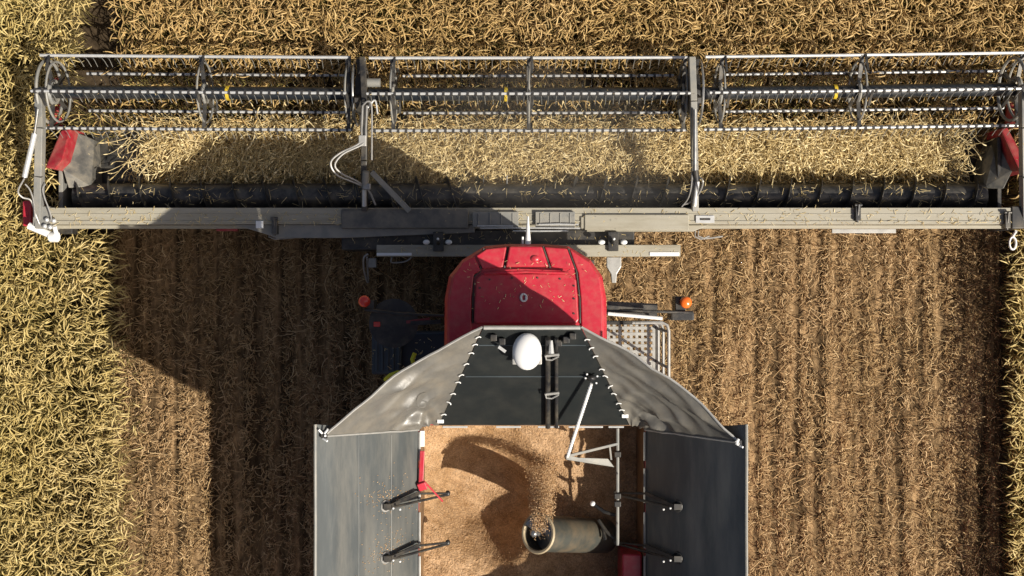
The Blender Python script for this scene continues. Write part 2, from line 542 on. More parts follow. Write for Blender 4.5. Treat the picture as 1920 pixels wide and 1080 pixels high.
def make_stubble():
    x0, x1, y0, y1 = X_LEFT - 0.05, X_RIGHT + 0.05, -5.0, 2.1
    A = (x1 - x0) * (y1 - y0)
    # stubs standing in drill rows
    n = int(A * 300)
    row = 0.15
    x = x0 + np.floor(RNG.uniform(0, (x1 - x0) / row, n)) * row + RNG.normal(0, 0.018, n)
    y = RNG.uniform(y0, y1, n)
    keep = (0.65 + 0.5 * field_noise(x, y, 4.0, 5)) > RNG.uniform(0, 1, n)
    x, y = x[keep], y[keep]; n = len(x)
    hh = RNG.uniform(0.07, 0.17, n)
    P = curve_paths(np.stack([x, y, np.zeros(n)], 1), hh, np.abs(RNG.normal(0.25, 0.22, n)), RNG.uniform(-.2, .5, n), RNG.uniform(0, 6.283, n), np.array([0, .5, 1.0]), 0.3, np.zeros(n))
    R = RNG.uniform(0.0025, 0.0042, (n, 1)) * np.ones((1, 3))
    V, Fq, _ = strands(P, R, 3)
    o = np_mesh('wheat_stubble', V, Fq, [M['straw']])
    tag(o, 'short cut wheat stubble standing in drill rows on the cleared swath', 'stubble', 'stuff')
    # loose chopped straw, thicker between wheel tracks
    n = int(A * 1150)
    x = RNG.uniform(x0, x1, n); y = RNG.uniform(y0, y1, n)
    band = 0.55 + 0.42 * np.sin(x * 2 * np.pi / 0.30 + 0.4 * np.sin(y * 1.7)) + 0.30 * field_noise(x, y * 0.3, 5.5, 8) + 0.55 * field_noise(x, y * .7, 22, 18)
    edgefade = np.clip((X_RIGHT - x) / 0.6, 0.25, 1) * np.clip((x - X_LEFT) / 0.15, 0.3, 1)
    keep = RNG.uniform(size=n) < np.clip(band * 1.5 - .28, 0.06, 1) * edgefade
    x, y = x[keep], y[keep]; n = len(x)
    z = RNG.uniform(0.01, 0.10, n) * (0.6 + 0.4 * np.clip(band[keep], 0, 1))
    ph = RNG.uniform(0, 6.283, n)
    L_ = RNG.gamma(2.5, 0.020, n) + 0.025 + np.where(RNG.uniform(size=n) < .06, .14, 0)
    P = curve_paths(np.stack([x, y, z], 1), L_, RNG.normal(1.45, 0.22, n), RNG.normal(0, 0.5, n), ph, np.array([0, .35, .7, 1.0]), 0.0, RNG.normal(0, .6, n))
    R = RNG.uniform(0.003, 0.0075, (n, 1)) * np.array([[.8, 1, 1, .6]])
    V, Fq, _ = strands(P, R, 3)
    o = np_mesh('loose_straw', V, Fq, [M['straw']])
    tag(o, 'scattered chopped straw and chaff lying over the stubble rows', 'straw', 'stuff')


def make_mat():
    """cut wheat lying on the header's table"""
    x0, x1, y0, y1 = -5.45, 6.45, 1.42, 2.42
    n = 15000
    x = RNG.uniform(x0, x1, n); y = RNG.uniform(y0, y1, n)
    back = 1.46 + 0.05 * field_noise(x, y * 0, 2.5, 31) + np.where(x < -0.2, 0.02, 0)
    front = 2.38
    keep = (y > back + RNG.normal(0, 0.035, n)) & (y < front)
    keep &= ~((x < -5.05) & (RNG.uniform(size=n) < 0.75)) & ~((x > 6.0) & (RNG.uniform(size=n) < 0.6))
    x, y = x[keep], y[keep]; n = len(x)
    top = 0.34 + 0.20 * np.clip((y - 1.45) / 0.35, 0, 1) + 0.05 * field_noise(x, y, 6, 12)
    z = RNG.uniform(0.55, 1.0, n) * top
    ph = RNG.normal(-math.pi / 2, 1.2, n)
    L_ = RNG.uniform(0.28, 0.50, n)
    P = curve_paths(np.stack([x, y, z], 1), L_, RNG.normal(1.35, 0.25, n), RNG.normal(0.3, 0.7, n), ph, S_PTS, 0.5, RNG.normal(0, 1.0, n))
    P[:, :, 1] = np.maximum(P[:, :, 1], 1.40 + RNG.uniform(0, .1, (n, 1)))
    P[:, :, 2] = np.maximum(P[:, :, 2], 0.16)
    P[:, :, 2] = np.minimum(P[:, :, 2], 0.72)
    R = EAR_R[None, :] * RNG.uniform(0.9, 1.3, (n, 1))
    R[:, :5] *= 1.3
    V, Fq, seg = strands(P, R, 4)
    o = np_mesh('cut_wheat', V, Fq, [M['cutear']])
    tag(o, 'bright mat of freshly cut wheat lying on the header table', 'cut wheat', 'stuff')


make_crop(); make_stubble(); make_mat()

g = MB().add([(-400, -400, 0), (400, -400, 0), (400, 400, 0), (-400, 400, 0)], [(0, 1, 2, 3)]).build('ground', M['soil'])
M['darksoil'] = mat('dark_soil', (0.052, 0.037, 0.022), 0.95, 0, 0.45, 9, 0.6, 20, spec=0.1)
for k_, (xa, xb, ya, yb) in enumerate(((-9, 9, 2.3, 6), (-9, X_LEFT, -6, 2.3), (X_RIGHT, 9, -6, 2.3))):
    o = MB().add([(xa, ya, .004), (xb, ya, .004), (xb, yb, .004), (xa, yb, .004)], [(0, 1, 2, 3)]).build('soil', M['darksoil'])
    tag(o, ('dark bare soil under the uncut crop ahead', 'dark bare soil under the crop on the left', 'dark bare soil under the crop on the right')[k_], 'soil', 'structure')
M['canopy'] = mat('crop_canopy', (0.27, 0.20, 0.08), 0.9, 0, 0.55, 16, 1.0, 18, spec=0.1)
b = MB()
for (xa, xb, ya, yb) in ((-300, 300, 5.1, 300), (-300, -8.3, -300, 5.1), (8.3, 300, -300, 5.1), (-8.3, X_LEFT, -300, -5.0), (X_RIGHT, 8.3, -300, -5.0)):
    b.box((xa, ya, .006), (xb, yb, .74))
tag(b.build('distant_wheat', M['canopy']), 'wide uncut wheat field stretching away beyond the near crop', 'wheat field', 'stuff')
tag(g, 'brown soil with chaff showing between the straws', 'ground', 'structure')

# ================================================================== GRAIN HEADER
hd = empty('grain_header', (0.18, 1.3, 0))
tag(hd, 'very wide grain header with dark pickup reel and cream grey back beam', 'header')
HL, HR = -6.22, 6.72

# back beam
b = MB()
b.box((HL, 0.86, 1.00), (HR, 1.08, 1.22))
b.box((HL + .02, 0.885, 1.2201), (HR - .02, 0.905, 1.232))
b.box((HL + .02, 0.985, 1.2201), (HR - .02, 1.0, 1.228))
b.build('back_beam', M['beam'], hd, bevel=0.02)
b = MB()
b.box((HL, 0.81, 0.96), (HR, 0.857, 1.03))
b.build('beam_lip', M['beam'], hd, bevel=0.006)
# widened middle plates behind the beam
b = MB()
def hp(px, py, z=1.15): return at(px, py, z)
b.slab([hp(440, 421), hp(640, 421), hp(890, 421), hp(890, 436), hp(640, 446), hp(520, 446)], 0.10)
b.build('gusset_plate', M['grey'], hd, bevel=0.008)
b = MB()
b.slab([hp(1100, 428), hp(1292, 422), hp(1330, 422), hp(1300, 434), hp(1100, 434)], 0.10)
b.build('gusset_plate', M['beam'], hd, bevel=0.008)
# centre cover
b = MB()
b.box((at(640, 0, 1.25)[0], 0.80, 1.06), (at(878, 0, 1.25)[0], 1.06, 1.262))
b.build('cover_plate', M['darkgrey'], hd, bevel=0.015)
for x0, x1 in ((886, 972), (1004, 1078)):
    b = MB()
    lo, hi = at(x0, 426, 1.28), at(x1, 397, 1.28)
    b.box((lo.x, lo.y, 1.235), (hi.x, hi.y, 1.285))
    for k in range(4):
        xx = lo.x + (hi.x - lo.x) * (k + .5) / 4
        b.box((xx - .008, lo.y + .02, 1.2855), (xx + .008, hi.y - .02, 1.297))
    b.build('centre_plate', M['grey'], hd, bevel=0.012)
b = MB()
lo, hi = at(1096, 431, 1.27), at(1292, 402, 1.27)
b.box((lo.x, lo.y, 1.225), (hi.x, hi.y, 1.27))
b.box((lo.x - .05, lo.y + .02, 1.10), (lo.x, hi.y - .03, 1.25))
b.build('cover_plate', M['beam'], hd, bevel=0.012)
b = MB()
for y_, xa, xb in ((424, 895, 962), (428, 900, 1088), (433, 962, 1066), (421, 1010, 1085)):
    b.tube([at(xa, y_, 1.31), at((xa + xb) / 2, y_ + random.uniform(-1, 1), 1.315), at(xb, y_, 1.31)], 0.011, 6)
b.build('hydraulic_line', M['bat'], hd)
b = MB()
lo, hi = at(884, 436, 1.0), at(1190, 430, 1.0)
b.box((at(640, 0, 1)[0], 0.52, 0.35), (at(1190, 0, 1)[0], 0.80, 1.0))
b.build('adapter_frame', M['black'], hd, bevel=0.02)
# clamp windows on the beam, a lifting slot each
for px in (660, 1322):
    b = MB()
    c = at(px, 411, 1.24)
    b.box((c.x - .125, c.y - .05, 1.2325), (c.x + .125, c.y + .05, 1.245))
    b.use(1).box((c.x - .07, c.y - .014, 1.2455), (c.x + .07, c.y + .014, 1.252))
    b.build('lifting_slot', [M['bat'], M['black']], hd, bevel=0.004)
b = MB()
c = at(487, 421, 1.24)
b.box((c.x - .05, c.y - .05, 1.235), (c.x + .05, c.y + .05, 1.26))
b.build('reflector_plate', M['white'], hd, bevel=0.006)
for px, py in ((515, 425), (1608, 400), (1888, 414)):
    b = MB()
    c = at(px, py, 1.25)
    b.box((c.x - .035, c.y - .10, 1.15), (c.x + .035, c.y + .10, 1.285))
    b.tube([c + Vector((-.05, .11, .03)), c + Vector((.05, .11, .03))], .02, 8)
    b.tube([c + Vector((0, -.12, .0)), c + Vector((0, .12, .05))], .018, 8)
    b.build('beam_clamp', M['darksteel'], hd, bevel=0.006)
for px, dx in ((515, .22), (1312, .16)):
    b = MB()
    c = at(px, 440, 1.05)
    b.tube([c + Vector((-.06, .05, 0)), c + Vector((-.07, -.03, .03)), c + Vector((0, -.06, .03)), c + Vector((dx, -.045, 0)), c + Vector((dx + .16, -.02, -.05))], .012, 6)
    b.tube([c + Vector((-.02, .05, .02)), c + Vector((-.03, -.02, .04)), c + Vector((.05, -.05, .03)), c + Vector((dx * .8, -.02, 0))], .01, 6)
    b.build('hydraulic_hose', M['hose'], hd, smooth=True)
b = MB()
lo, hi = at(1560, 437, .9), at(1680, 432, .9)
b.box((lo.x, lo.y, .86), (hi.x, hi.y + .02, .9))
b.build('warning_bracket', M['galv'], hd, bevel=.004)
b = MB()
lo, hi = at(405, 433, .9), at(445, 424, .9)
b.box((lo.x, lo.y, .80), (hi.x, hi.y, .9))
b.build('rear_reflector', M['darkred'], hd, bevel=.006)

# back wall, trough and table
b = MB()
b.box((HL, 1.0, 0.22), (HR, 1.03, 0.998))
b.build('back_wall', M['black'], hd)
prof = [(1.031, .30), (1.10, .17), (1.35, .12), (1.55, .17), (1.75, .16), (2.25, .09), (2.25, .07), (1.75, .13), (1.35, .09), (1.08, .14), (1.031, .20)]
b = MB()
b.prism([(HL, y_, z_) for y_, z_ in prof], [(HR, y_, z_) for y_, z_ in prof])
b.build('table', M['darksteel'], hd)
b = MB()
k = 0
xx = HL + .05
while xx < HR - .05:
    b.add([(xx, 2.2501, .075), (xx + .076, 2.2501, .075), (xx + .045, 2.33, .07), (xx + .031, 2.33, .07), (xx, 2.2501, .09), (xx + .076, 2.2501, .09), (xx + .045, 2.33, .085), (xx + .031, 2.33, .085)],
          [(3, 2, 1, 0), (4, 5, 6, 7), (0, 1, 5, 4), (1, 2, 6, 5), (2, 3, 7, 6), (3, 0, 4, 7)])
    xx += .0762
b.build('cutter_bar', M['steel'], hd)

# cross auger with two opposed flights
AY, AZ, AR, FR = 1.275, 0.60, 0.19, 0.30
b = MB()
b.tube([(HL + .12, AY, AZ), (HR - .12, AY, AZ)], AR, 28)
aug = b.build('auger', M['darksteel'], hd, smooth=True)
def flight(x0, x1, hand, pitch=.43):
    b = MB()
    n_ = int(abs(x1 - x0) / pitch * 20)
    vs, fs = [], []
    for i in range(n_ + 1):
        x = x0 + (x1 - x0) * i / n_
        a = hand * 2 * math.pi * (x - x0) / pitch + 0.9
        ca, sa = math.cos(a), math.sin(a)
        for rr, dx in ((AR - .01, -.004), (FR, -.003), (FR, .003), (AR - .01, .004)):
            vs.append((x + dx, AY + rr * ca, AZ + rr * sa))
    for i in range(n_):
        for k in range(4):
            fs.append((i * 4 + k, i * 4 + (k + 1) % 4, i * 4 + 4 + (k + 1) % 4, i * 4 + 4 + k))
    b.add(vs, fs)
    return b.build('flighting', M['steel'] if False else M['darksteel'], aug, smooth=True)
flight(HL + .2, -0.45, 1); flight(0.85, HR - .2, -1)
for k in range(12):
    x = -.4 + k * .11
    a = k * 2.2
    MB().tube([(x, AY + math.cos(a) * AR, AZ + math.sin(a) * AR), (x, AY + math.cos(a) * .31, AZ + math.sin(a) * .31)], .009, 6).build('finger', M['darksteel'], aug)

# ---- reel in three sections
RZ, RR = 1.16, 0.50
BATS = [99, 27, -50, -111, 174]
def reel_section(pa, pb, wheels, band, solid=1):
    A, B = at(pa[0], pa[1], RZ), at(pb[0], pb[1], RZ)
    ax = (B - A).normalized()
    fwd = Vector((0, 0, 1)).cross(ax).normalized()
    tb = MB().tube([A, B], 0.088, 20)
    sec = tb.build('reel_tube', M['tube'], hd, smooth=True)
    if band:
        t = (band - pa[0]) / (pb[0] - pa[0])
        c = A.lerp(B, t)
        MB().tube([c - ax * .022, c + ax * .022], .100, 20).build('marker_band', M['yellow'], sec, smooth=True)
    L_ = (B - A).length
    for bi, ang in enumerate(BATS):
        a = math.radians(ang)
        off = fwd * (RR * math.cos(a)) + Vector((0, 0, RR * math.sin(a)))
        sag = Vector((0, 0, -.012))
        p, q = A + off + ax * (.03 if ang in (99, 27, 174) else .42), B + off - ax * (.03 if ang in (99, 27, 174) else .12)
        b = MB()
        b.tube([p, p.lerp(q, .5) + sag, q], .0205 if ang == 27 else .019, 8)
        n_ = int((q - p).length / .105)
        for k in range(n_):
            c = p.lerp(q, (k + .5) / n_) + sag * (1 - abs((k + .5) / n_ * 2 - 1))
            b.use(1)
            if ang == 27:
                b.box(c + Vector((-.02, -.03, -.035)), c + Vector((.02, .012, -.0215)))
            else:
                b.box(c + Vector((-.016, -.026, -.03)), c + Vector((.016, .026, .0235)))
            b.use(2)
            j = random.uniform(-.008, .008)
            b.tube([c + Vector((j, -.012, -.02)), c + Vector((j * 2, -.045, -.13)), c + Vector((j * 3, -.10, -.24))], .0042, 4)
        b.build('bat', [M['bat'], M['clip'], M['grey']], sec)
    for px, big in wheels:
        t = (px - pa[0]) / (pb[0] - pa[0])
        c = A.lerp(B, t)
        b = MB()
        if big:
            b.ring(c - ax * .05, ax, .42, .022, 36)
            b.ring(c + ax * .07, ax, .40, .016, 36)
            b.ring(c, ax, .15, .035, 24)
        else:
            b.ring(c, ax, .40, .014, 32)
            b.ring(c, ax, .13, .025, 20)
        b.use(1)
        for ang in BATS:
            a = math.radians(ang)
            d = fwd * math.cos(a) + Vector((0, 0, math.sin(a)))
            b.bar(c + d * .08, c + d * .50, .035 if big else .022, .05, ax)
            a2 = a + .5
            d2 = fwd * math.cos(a2) + Vector((0, 0, math.sin(a2)))
            b.bar(c + d2 * .40 + ax * .04, c + d * .51 + ax * .04, .02, .03, ax)
        b.build('reel_spider', [M['grey'], M['darksteel']], sec, smooth=True)
    return sec
reel_section((84, 172), (664, 176), [(100, True), (385, False), (655, False)], 428)
reel_section((692, 177), (1288, 176), [(738, False), (991, False), (1280, False)], 949)
reel_section((1314, 175), (1926, 167), [(1349, False), (1608, False), (1904, True)], 1565)
# cam discs and drive between the sections
for px, s in ((678, 1), (1300, -1)):
    c = at(px, 174, RZ)
    b = MB()
    b.tube([c - Vector((.045, 0, 0)), c + Vector((.045, 0, 0))], .30, 24)
    b.use(1).ring(c + Vector((-.06 * s, 0, 0)), (1, 0, 0), .44, .016, 32)
    b.use(1).ring(c + Vector((.06 * s, 0, 0)), (1, 0, 0), .33, .012, 32)
    for ang in BATS:
        a = math.radians(ang + 12)
        d = Vector((0, math.cos(a), math.sin(a)))
        b.use(0).bar(c + d * .25, c + d * .52, .07, .05, (1, 0, 0))
    b.build('cam_disc', [M['black'], M['steel']], hd, smooth=True)
c = at(700, 155, 1.5)
MB().tube([c - Vector((.09, 0, 0)), c + Vector((.09, 0, 0))], .06, 14).build('reel_motor', M['grey'], hd, smooth=True)

# ---- reel arms
def arm(pts, w, h, m_, name='reel_arm'):
    b = MB()
    for p, q in zip(pts[:-1], pts[1:]):
        b.bar(p, q, w, h)
    return b.build(name, m_, hd, bevel=.008)
arm([at(684, 395, 1.28), at(683, 300, 1.5), at(684, 190, 1.62), at(680, 108, 1.58)], .075, .11, M['black'])
arm([at(1303, 395, 1.28), at(1302, 300, 1.5), at(1300, 190, 1.62), at(1297, 108, 1.58)], .085, .11, M['grey'])
arm([at(72, 422, 1.15), at(74, 330, 1.4), at(76, 240, 1.5), at(74, 165, 1.45)], .10, .12, M['grey'])
arm([at(1922, 422, 1.15), at(1921, 330, 1.4), at(1920, 240, 1.5), at(1919, 160, 1.45)], .10, .12, M['grey'])
for pts, r_, m_ in (
    ([at(71, 205, 1.62), at(63, 262, 1.60)], .018, 'steel'),
    ([at(65, 250, 1.60), at(46, 332, 1.5)], .036, 'bat'),
    ([at(1303, 205, 1.72), at(1303, 322, 1.62)], .030, 'steel'),
    ([at(1304, 320, 1.62), at(1306, 340, 1.6)], .042, 'black'),
    ([at(1308, 340, 1.5), at(1302, 386, 1.38)], .030, 'bat'),
    ([at(686, 322, 1.62), at(684, 352, 1.52)], .045, 'grey'),
    ([at(683, 355, 1.5), at(683, 386, 1.38)], .030, 'bat'),
):
    MB().tube(pts, r_, 10).build('lift_cylinder', M[m_], hd, smooth=True)
arm([at(696, 322, 1.42), at(768, 396, 1.28)], .075, .03, M['grey'], 'arm_brace')
def hose(pts, r_=.012, m_='hose'):
    # Catmull-Rom through the points
    P = [Vector(p) for p in pts]
    P = [P[0] * 2 - P[1]] + P + [P[-1] * 2 - P[-2]]
    out = []
    for i in range(1, len(P) - 2):
        for t in np.linspace(0, 1, 7)[:-1]:
            a, b_, c, d = P[i - 1:i + 3]
            out.append(.5 * ((2 * b_) + (c - a) * t + (2 * a - 5 * b_ + 4 * c - d) * t * t + (3 * b_ - a - 3 * c + d) * t ** 3))
    out.append(P[-2])
    return MB().tube(out, r_, 7).build('hydraulic_hose', M[m_], hd, smooth=True)
for dx, dy in ((0, 0), (8, 3)):
    hose([at(680 + dx, 198, 1.75), at(678 + dx, 240, 1.72), at(674 + dx, 268, 1.72), at(636 + dx, 288, 1.78), at(620 + dx, 306 + dy, 1.78), at(632 + dx, 328 - dy, 1.7), at(664 + dx * .5, 342 - dy, 1.6), at(690, 356, 1.45), at(704, 384, 1.3)], .013)
hose([at(690, 202, 1.7), at(703, 188, 1.72), at(708, 214, 1.68)], .012, 'bat')
hose([at(678, 200, 1.72), at(690, 190, 1.78), at(697, 205, 1.74), at(697, 300, 1.6)], .012)
hose([at(1308, 330, 1.6), at(1318, 340, 1.65), at(1312, 360, 1.5), at(1296, 378, 1.35), at(1280, 384, 1.28)], .012)
hose([at(1298, 322, 1.6), at(1296, 350, 1.6), at(1290, 372, 1.4), at(1278, 388, 1.28)], .01)
hose([at(46, 334, 1.5), at(34, 358, 1.45), at(42, 370, 1.4), at(58, 376, 1.35), at(66, 400, 1.3), at(74, 420, 1.25)], .012)
hose([at(47, 345, 1.5), at(56, 356, 1.45), at(63, 378, 1.4), at(66, 410, 1.3)], .01)
hose([at(85, 345, 1.4), at(80, 355, 1.42), at(84, 372, 1.38), at(90, 388, 1.35), at(96, 408, 1.3), at(92, 418, 1.25)], .01)
c = at(680, 264, 1.7)
b = MB(); b.box(c - Vector((.05, .07, .04)), c + Vector((.05, .07, .03)))
b.build('valve_block', M['galv'], hd, bevel=.01)
b = MB(); c = at(688, 350, 1.55); b.box(c - Vector((.05, .04, .04)), c + Vector((.05, .04, .03)))
b.build('valve_block', M['steel'], hd, bevel=.01)

# ---- end dividers
def end_divider(pts_red, pts_plate, red_box, side):
    b = MB()
    top = [at(x, y, z) for x, y, z in pts_red]
    low = [Vector((p.x + .03 * side, p.y, .35)) for p in top]
    b.prism(low, top)
    o = b.build('end_shield', M['darkred'], hd, bevel=.02)
    b = MB()
    top = [at(x, y, z) for x, y, z in pts_plate]
    low = [Vector((p.x, p.y, .25)) for p in top]
    b.prism(low, top)
    b.build('divider_plate', M['plate'], hd, bevel=.012)
end_divider([(114, 244, .80), (133, 240, .80), (116, 300, 1.02), (104, 318, 1.05), (84, 314, 1.02)],
            [(134, 244, .62), (177, 262, .45), (171, 350, .70), (128, 352, .82), (118, 318, .85)], None, 1)
end_divider([(1876, 242, .80), (1889, 238, .80), (1920, 296, 1.0), (1926, 325, 1.05), (1911, 318, 1.05)],
            [(1842, 304, .50), (1874, 244, .62), (1900, 318, .85), (1882, 354, .8), (1846, 352, .68)], None, -1)
for px, s in ((104, 1), (1898, -1)):
    b = MB()
    p = at(px, 236, .5)
    b.tube([p, p + Vector((-.05 * s, .45, -.12)), p + Vector((-.08 * s, .95, -.32))], [.10, .07, .015], 10)
    b.build('divider_nose', M['darkred'], hd, smooth=True)
b = MB()
lo, hi = at(42, 424, .95), at(58, 376, .95)
b.box((lo.x, lo.y, .45), (hi.x, hi.y, .95))
b.build('end_shield', M['red'], hd, bevel=.02)
b = MB()
b.box((-6.42, .80, .5), (-6.22, 1.10, 1.24)); b.box((-6.30, 1.1, .3), (-6.24, 2.1, .75))
b.build('end_plate', M['grey'], hd, bevel=.012)
b = MB()
b.box((6.72, .80, .5), (6.90, 1.10, 1.24)); b.box((6.74, 1.1, .3), (6.80, 2.1, .75))
b.build('end_plate', M['black'], hd, bevel=.012)
b = MB()
p, q = at(54, 423, 1.1), at(104, 444, 1.05)
b.tube([p, q], .05, 12); b.tube([q + Vector((-.06, 0, 0)), q + Vector((.03, 0, .02))], .075, 12)
b.tube([at(102, 424, 1.2), at(106, 440, 1.1)], .03, 10)
b.build('folded_light_arm', M['white'], hd, smooth=True)
b = MB(); c = at(122, 430, .9); b.box(c - Vector((.10, .06, .2)), c + Vector((.10, .05, .0)))
b.build('light_bracket', M['black'], hd, bevel=.01)
b = MB()
for px, py in ((84, 424), (94, 426), (88, 412), (101, 414)):
    c = at(px, py, 1.27); b.ball(c, .035, .035, .03, 8, 5)
b.build('coupling', M['bat'], hd, smooth=True)
b = MB(); c = at(1899, 456, 1.0)
for i in range(1):
    b.tube([c + Vector((0, .16, .1)), c + Vector((-.005, .09, 0))], .018, 8)
vs = [c + Vector((.045 * math.cos(a), .085 * math.sin(a) , 0)) for a in np.linspace(0, 2 * math.pi, 17)]
b.tube(vs, .014, 6)
b.build('tow_loop', M['white'], hd, smooth=True)

# rear cross bar with clamps and its two lamps
b = MB()
lo, hi = at(706, 481, 1.15), at(1276, 459, 1.15)
b.box((lo.x, lo.y, 1.05), (hi.x, hi.y, 1.15))
b.use(1).box((at(706, 0, 1.17)[0], lo.y + .01, 1.1501), (at(772, 0, 1.17)[0], lo.y + .05, 1.165))
b.use(1).box((at(1218, 0, 1.17)[0], lo.y + .01, 1.1501), (at(1274, 0, 1.17)[0], lo.y + .06, 1.165))
b.build('rear_crossbar', [M['beam'], M['white']], hd, bevel=.01)
for px in (822, 1150):
    c = at(px, 457, 1.2)
    b = MB()
    b.box(c + Vector((-.07, -.10, -.12)), c + Vector((.07, .16, 0)))
    b.tube([c + Vector((0, .0, 0)), c + Vector((0, .05, .08))], .03, 8)
    b.use(1)
    for dx in (-.16, .14): b.ball(c + Vector((dx, .02, .02)), .05, .035, .035, 10, 6)
    b.ball(c + Vector((0, .06, .09)), .02, .02, .02, 8, 5)
    b.build('bar_clamp', [M['black'], M['white']], hd, bevel=.006)
b = MB()
c = at(1151, 500, 1.1)
b.prism([c + Vector((-.10, .13, -.05)), c + Vector((.10, .13, -.05)), c + Vector((.10, .0, -.05)), c + Vector((.04, -.10, -.05)), c + Vector((.03, -.22, -.05)), c + Vector((-.03, -.22, -.05)), c + Vector((-.04, -.10, -.05)), c + Vector((-.10, 0, -.05))],
        [c + Vector((-.10, .13, .02)), c + Vector((.10, .13, .02)), c + Vector((.10, .0, .02)), c + Vector((.04, -.10, .02)), c + Vector((.03, -.22, .02)), c + Vector((-.03, -.22, .02)), c + Vector((-.04, -.10, .02)), c + Vector((-.10, 0, .02))])
b.build('drop_bracket', M['galv'], hd, bevel=.01)
hose([at(690, 476, 1.1), at(682, 484, 1.1), at(683, 508, .9), at(690, 530, .6), at(689, 500, .9), at(688, 482, 1.1)], .014)
b = MB(); c = at(699, 492, 1.0); b.box(c - Vector((.06, .07, .1)), c + Vector((.05, .06, .03)))
b.build('drop_bracket', M['grey'], hd, bevel=.012)
hose([at(735, 482, 1.0), at(735, 492, .95), at(760, 490, .95), at(772, 482, 1.0)], .012)
# ================================================================== COMBINE
CX = 0.19
cb = empty('combine_harvester', (CX, -2.5, 0))
tag(cb, 'red combine harvester with open grain tank seen from straight above', 'combine harvester')

# ---- cab roof
RT = 3.72
outline = [(908, 461), (950, 457), (1020, 457), (1066, 461), (1108, 487), (1130, 518), (1138, 560), (1139, 668), (832, 668), (833, 560), (841, 518), (866, 487)]
ctr = (986, 565)
def ro(sx, z):
    return [at(ctr[0] + (x - ctr[0]) * sx, ctr[1] + (y - ctr[1]) * sx, 3.6) * 1.0 + Vector((0, 0, z - 3.6)) for x, y in outline]
b = MB()
layers = [ro(.97, 3.42), ro(1.0, 3.50), ro(.995, 3.58), ro(.955, 3.65), ro(.93, 3.665)]
vs = [p for l in layers for p in l]
n_ = len(outline)
fs = []
for i in range(len(layers) - 1):
    for k in range(n_):
        fs.append((i * n_ + k, i * n_ + (k + 1) % n_, (i + 1) * n_ + (k + 1) % n_, (i + 1) * n_ + k))
fs.append(tuple(range(n_ - 1, -1, -1))); fs.append(tuple((len(layers) - 1) * n_ + k for k in range(n_)))
b.add(vs, fs)
roof = b.build('cab_roof', M['red'], cb, bevel=.012)
def roof_panel(name, pts, z1, bev=.014, m_='red'):
    top = [at(x, y, 3.68) + Vector((0, 0, z1 - 3.68)) for x, y in pts]
    b = MB().prism([Vector((p.x, p.y, 3.655)) for p in top], top)
    return b.build(name, M[m_], roof, bevel=bev, segs=3)
roof_panel('front_panel', [(912, 467), (950, 463), (943, 501), (905, 505), (893, 480)], 3.705)
roof_panel('front_panel', [(955, 462), (1016, 462), (1029, 501), (948, 501)], 3.725, .02)
roof_panel('front_panel', [(1021, 463), (1063, 466), (1078, 506), (1034, 501)], 3.705)
roof_panel('side_panel', [(1068, 467), (1104, 491), (1124, 521), (1130, 562), (1130, 660), (1091, 660), (1089, 560), (1084, 512)], 3.70)
roof_panel('side_panel', [(889, 481), (902, 508), (889, 515), (884, 560), (884, 660), (841, 660), (842, 562), (849, 521), (868, 491)], 3.70)
hatch = roof_panel('roof_hatch', [(893, 524), (904, 513), (1068, 513), (1080, 524), (1085, 600), (1080, 607), (894, 607), (889, 600)], 3.735, .018)
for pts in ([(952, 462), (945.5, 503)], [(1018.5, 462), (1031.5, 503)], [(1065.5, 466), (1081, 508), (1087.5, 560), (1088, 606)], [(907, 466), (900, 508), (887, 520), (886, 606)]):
    MB().tube([at(x, y, 3.68) + Vector((0, 0, -.008)) for x, y in pts], .014, 6).build('seam_shade_strip', M['black'], roof, smooth=True)  # black strips paint the shade that falls in the gaps between roof panels
b = MB()
b.tube([at(908, 514, 3.75), at(986, 509.5, 3.76), at(1066, 512, 3.75)], .016, 8)
b.build('roof_lip', M['red'], roof, smooth=True)
for px, py in ((918, 524), (960, 521), (1008, 521), (1050, 523), (1076, 536), (1076, 560), (1076, 588), (900, 540)):
    c = at(px, py, 3.74)
    MB().tube([c - Vector((0, 0, .012)), c + Vector((0, 0, .006))], .011, 10).build('bolt', M['black'], hatch)
b = MB()
c = at(982, 558, 3.745)
b.tube([c + Vector((.034 * math.cos(a), .040 * math.sin(a), 0)) for a in np.linspace(0, 2 * math.pi, 25)], .011, 6)
b.tube([c + Vector((-.024, -.018, -.002)), c + Vector((-.024, .018, -.002))], .009, 6)
b.tube([c + Vector((.024, -.018, -.002)), c + Vector((.024, .018, -.002))], .009, 6)
b.build('emblem', M['white'], hatch, smooth=True)
b = MB(); c = at(1003, 485, 3.73); b.ball(c, .05, .04, .018, 14, 6)
b.build('roof_blister', M['red'], roof, smooth=True)

b = MB()
b.tube([at(990, 462, 3.56), at(990, 452, 3.56), at(990, 406, 3.44)], [.034, .032, .010], 10)
b.build('front_antenna', M['white'], roof, smooth=True)
MB().tube([at(980, 460, 3.55), at(980, 444, 3.55)], .012, 8).build('short_antenna', M['white'], roof, smooth=True)

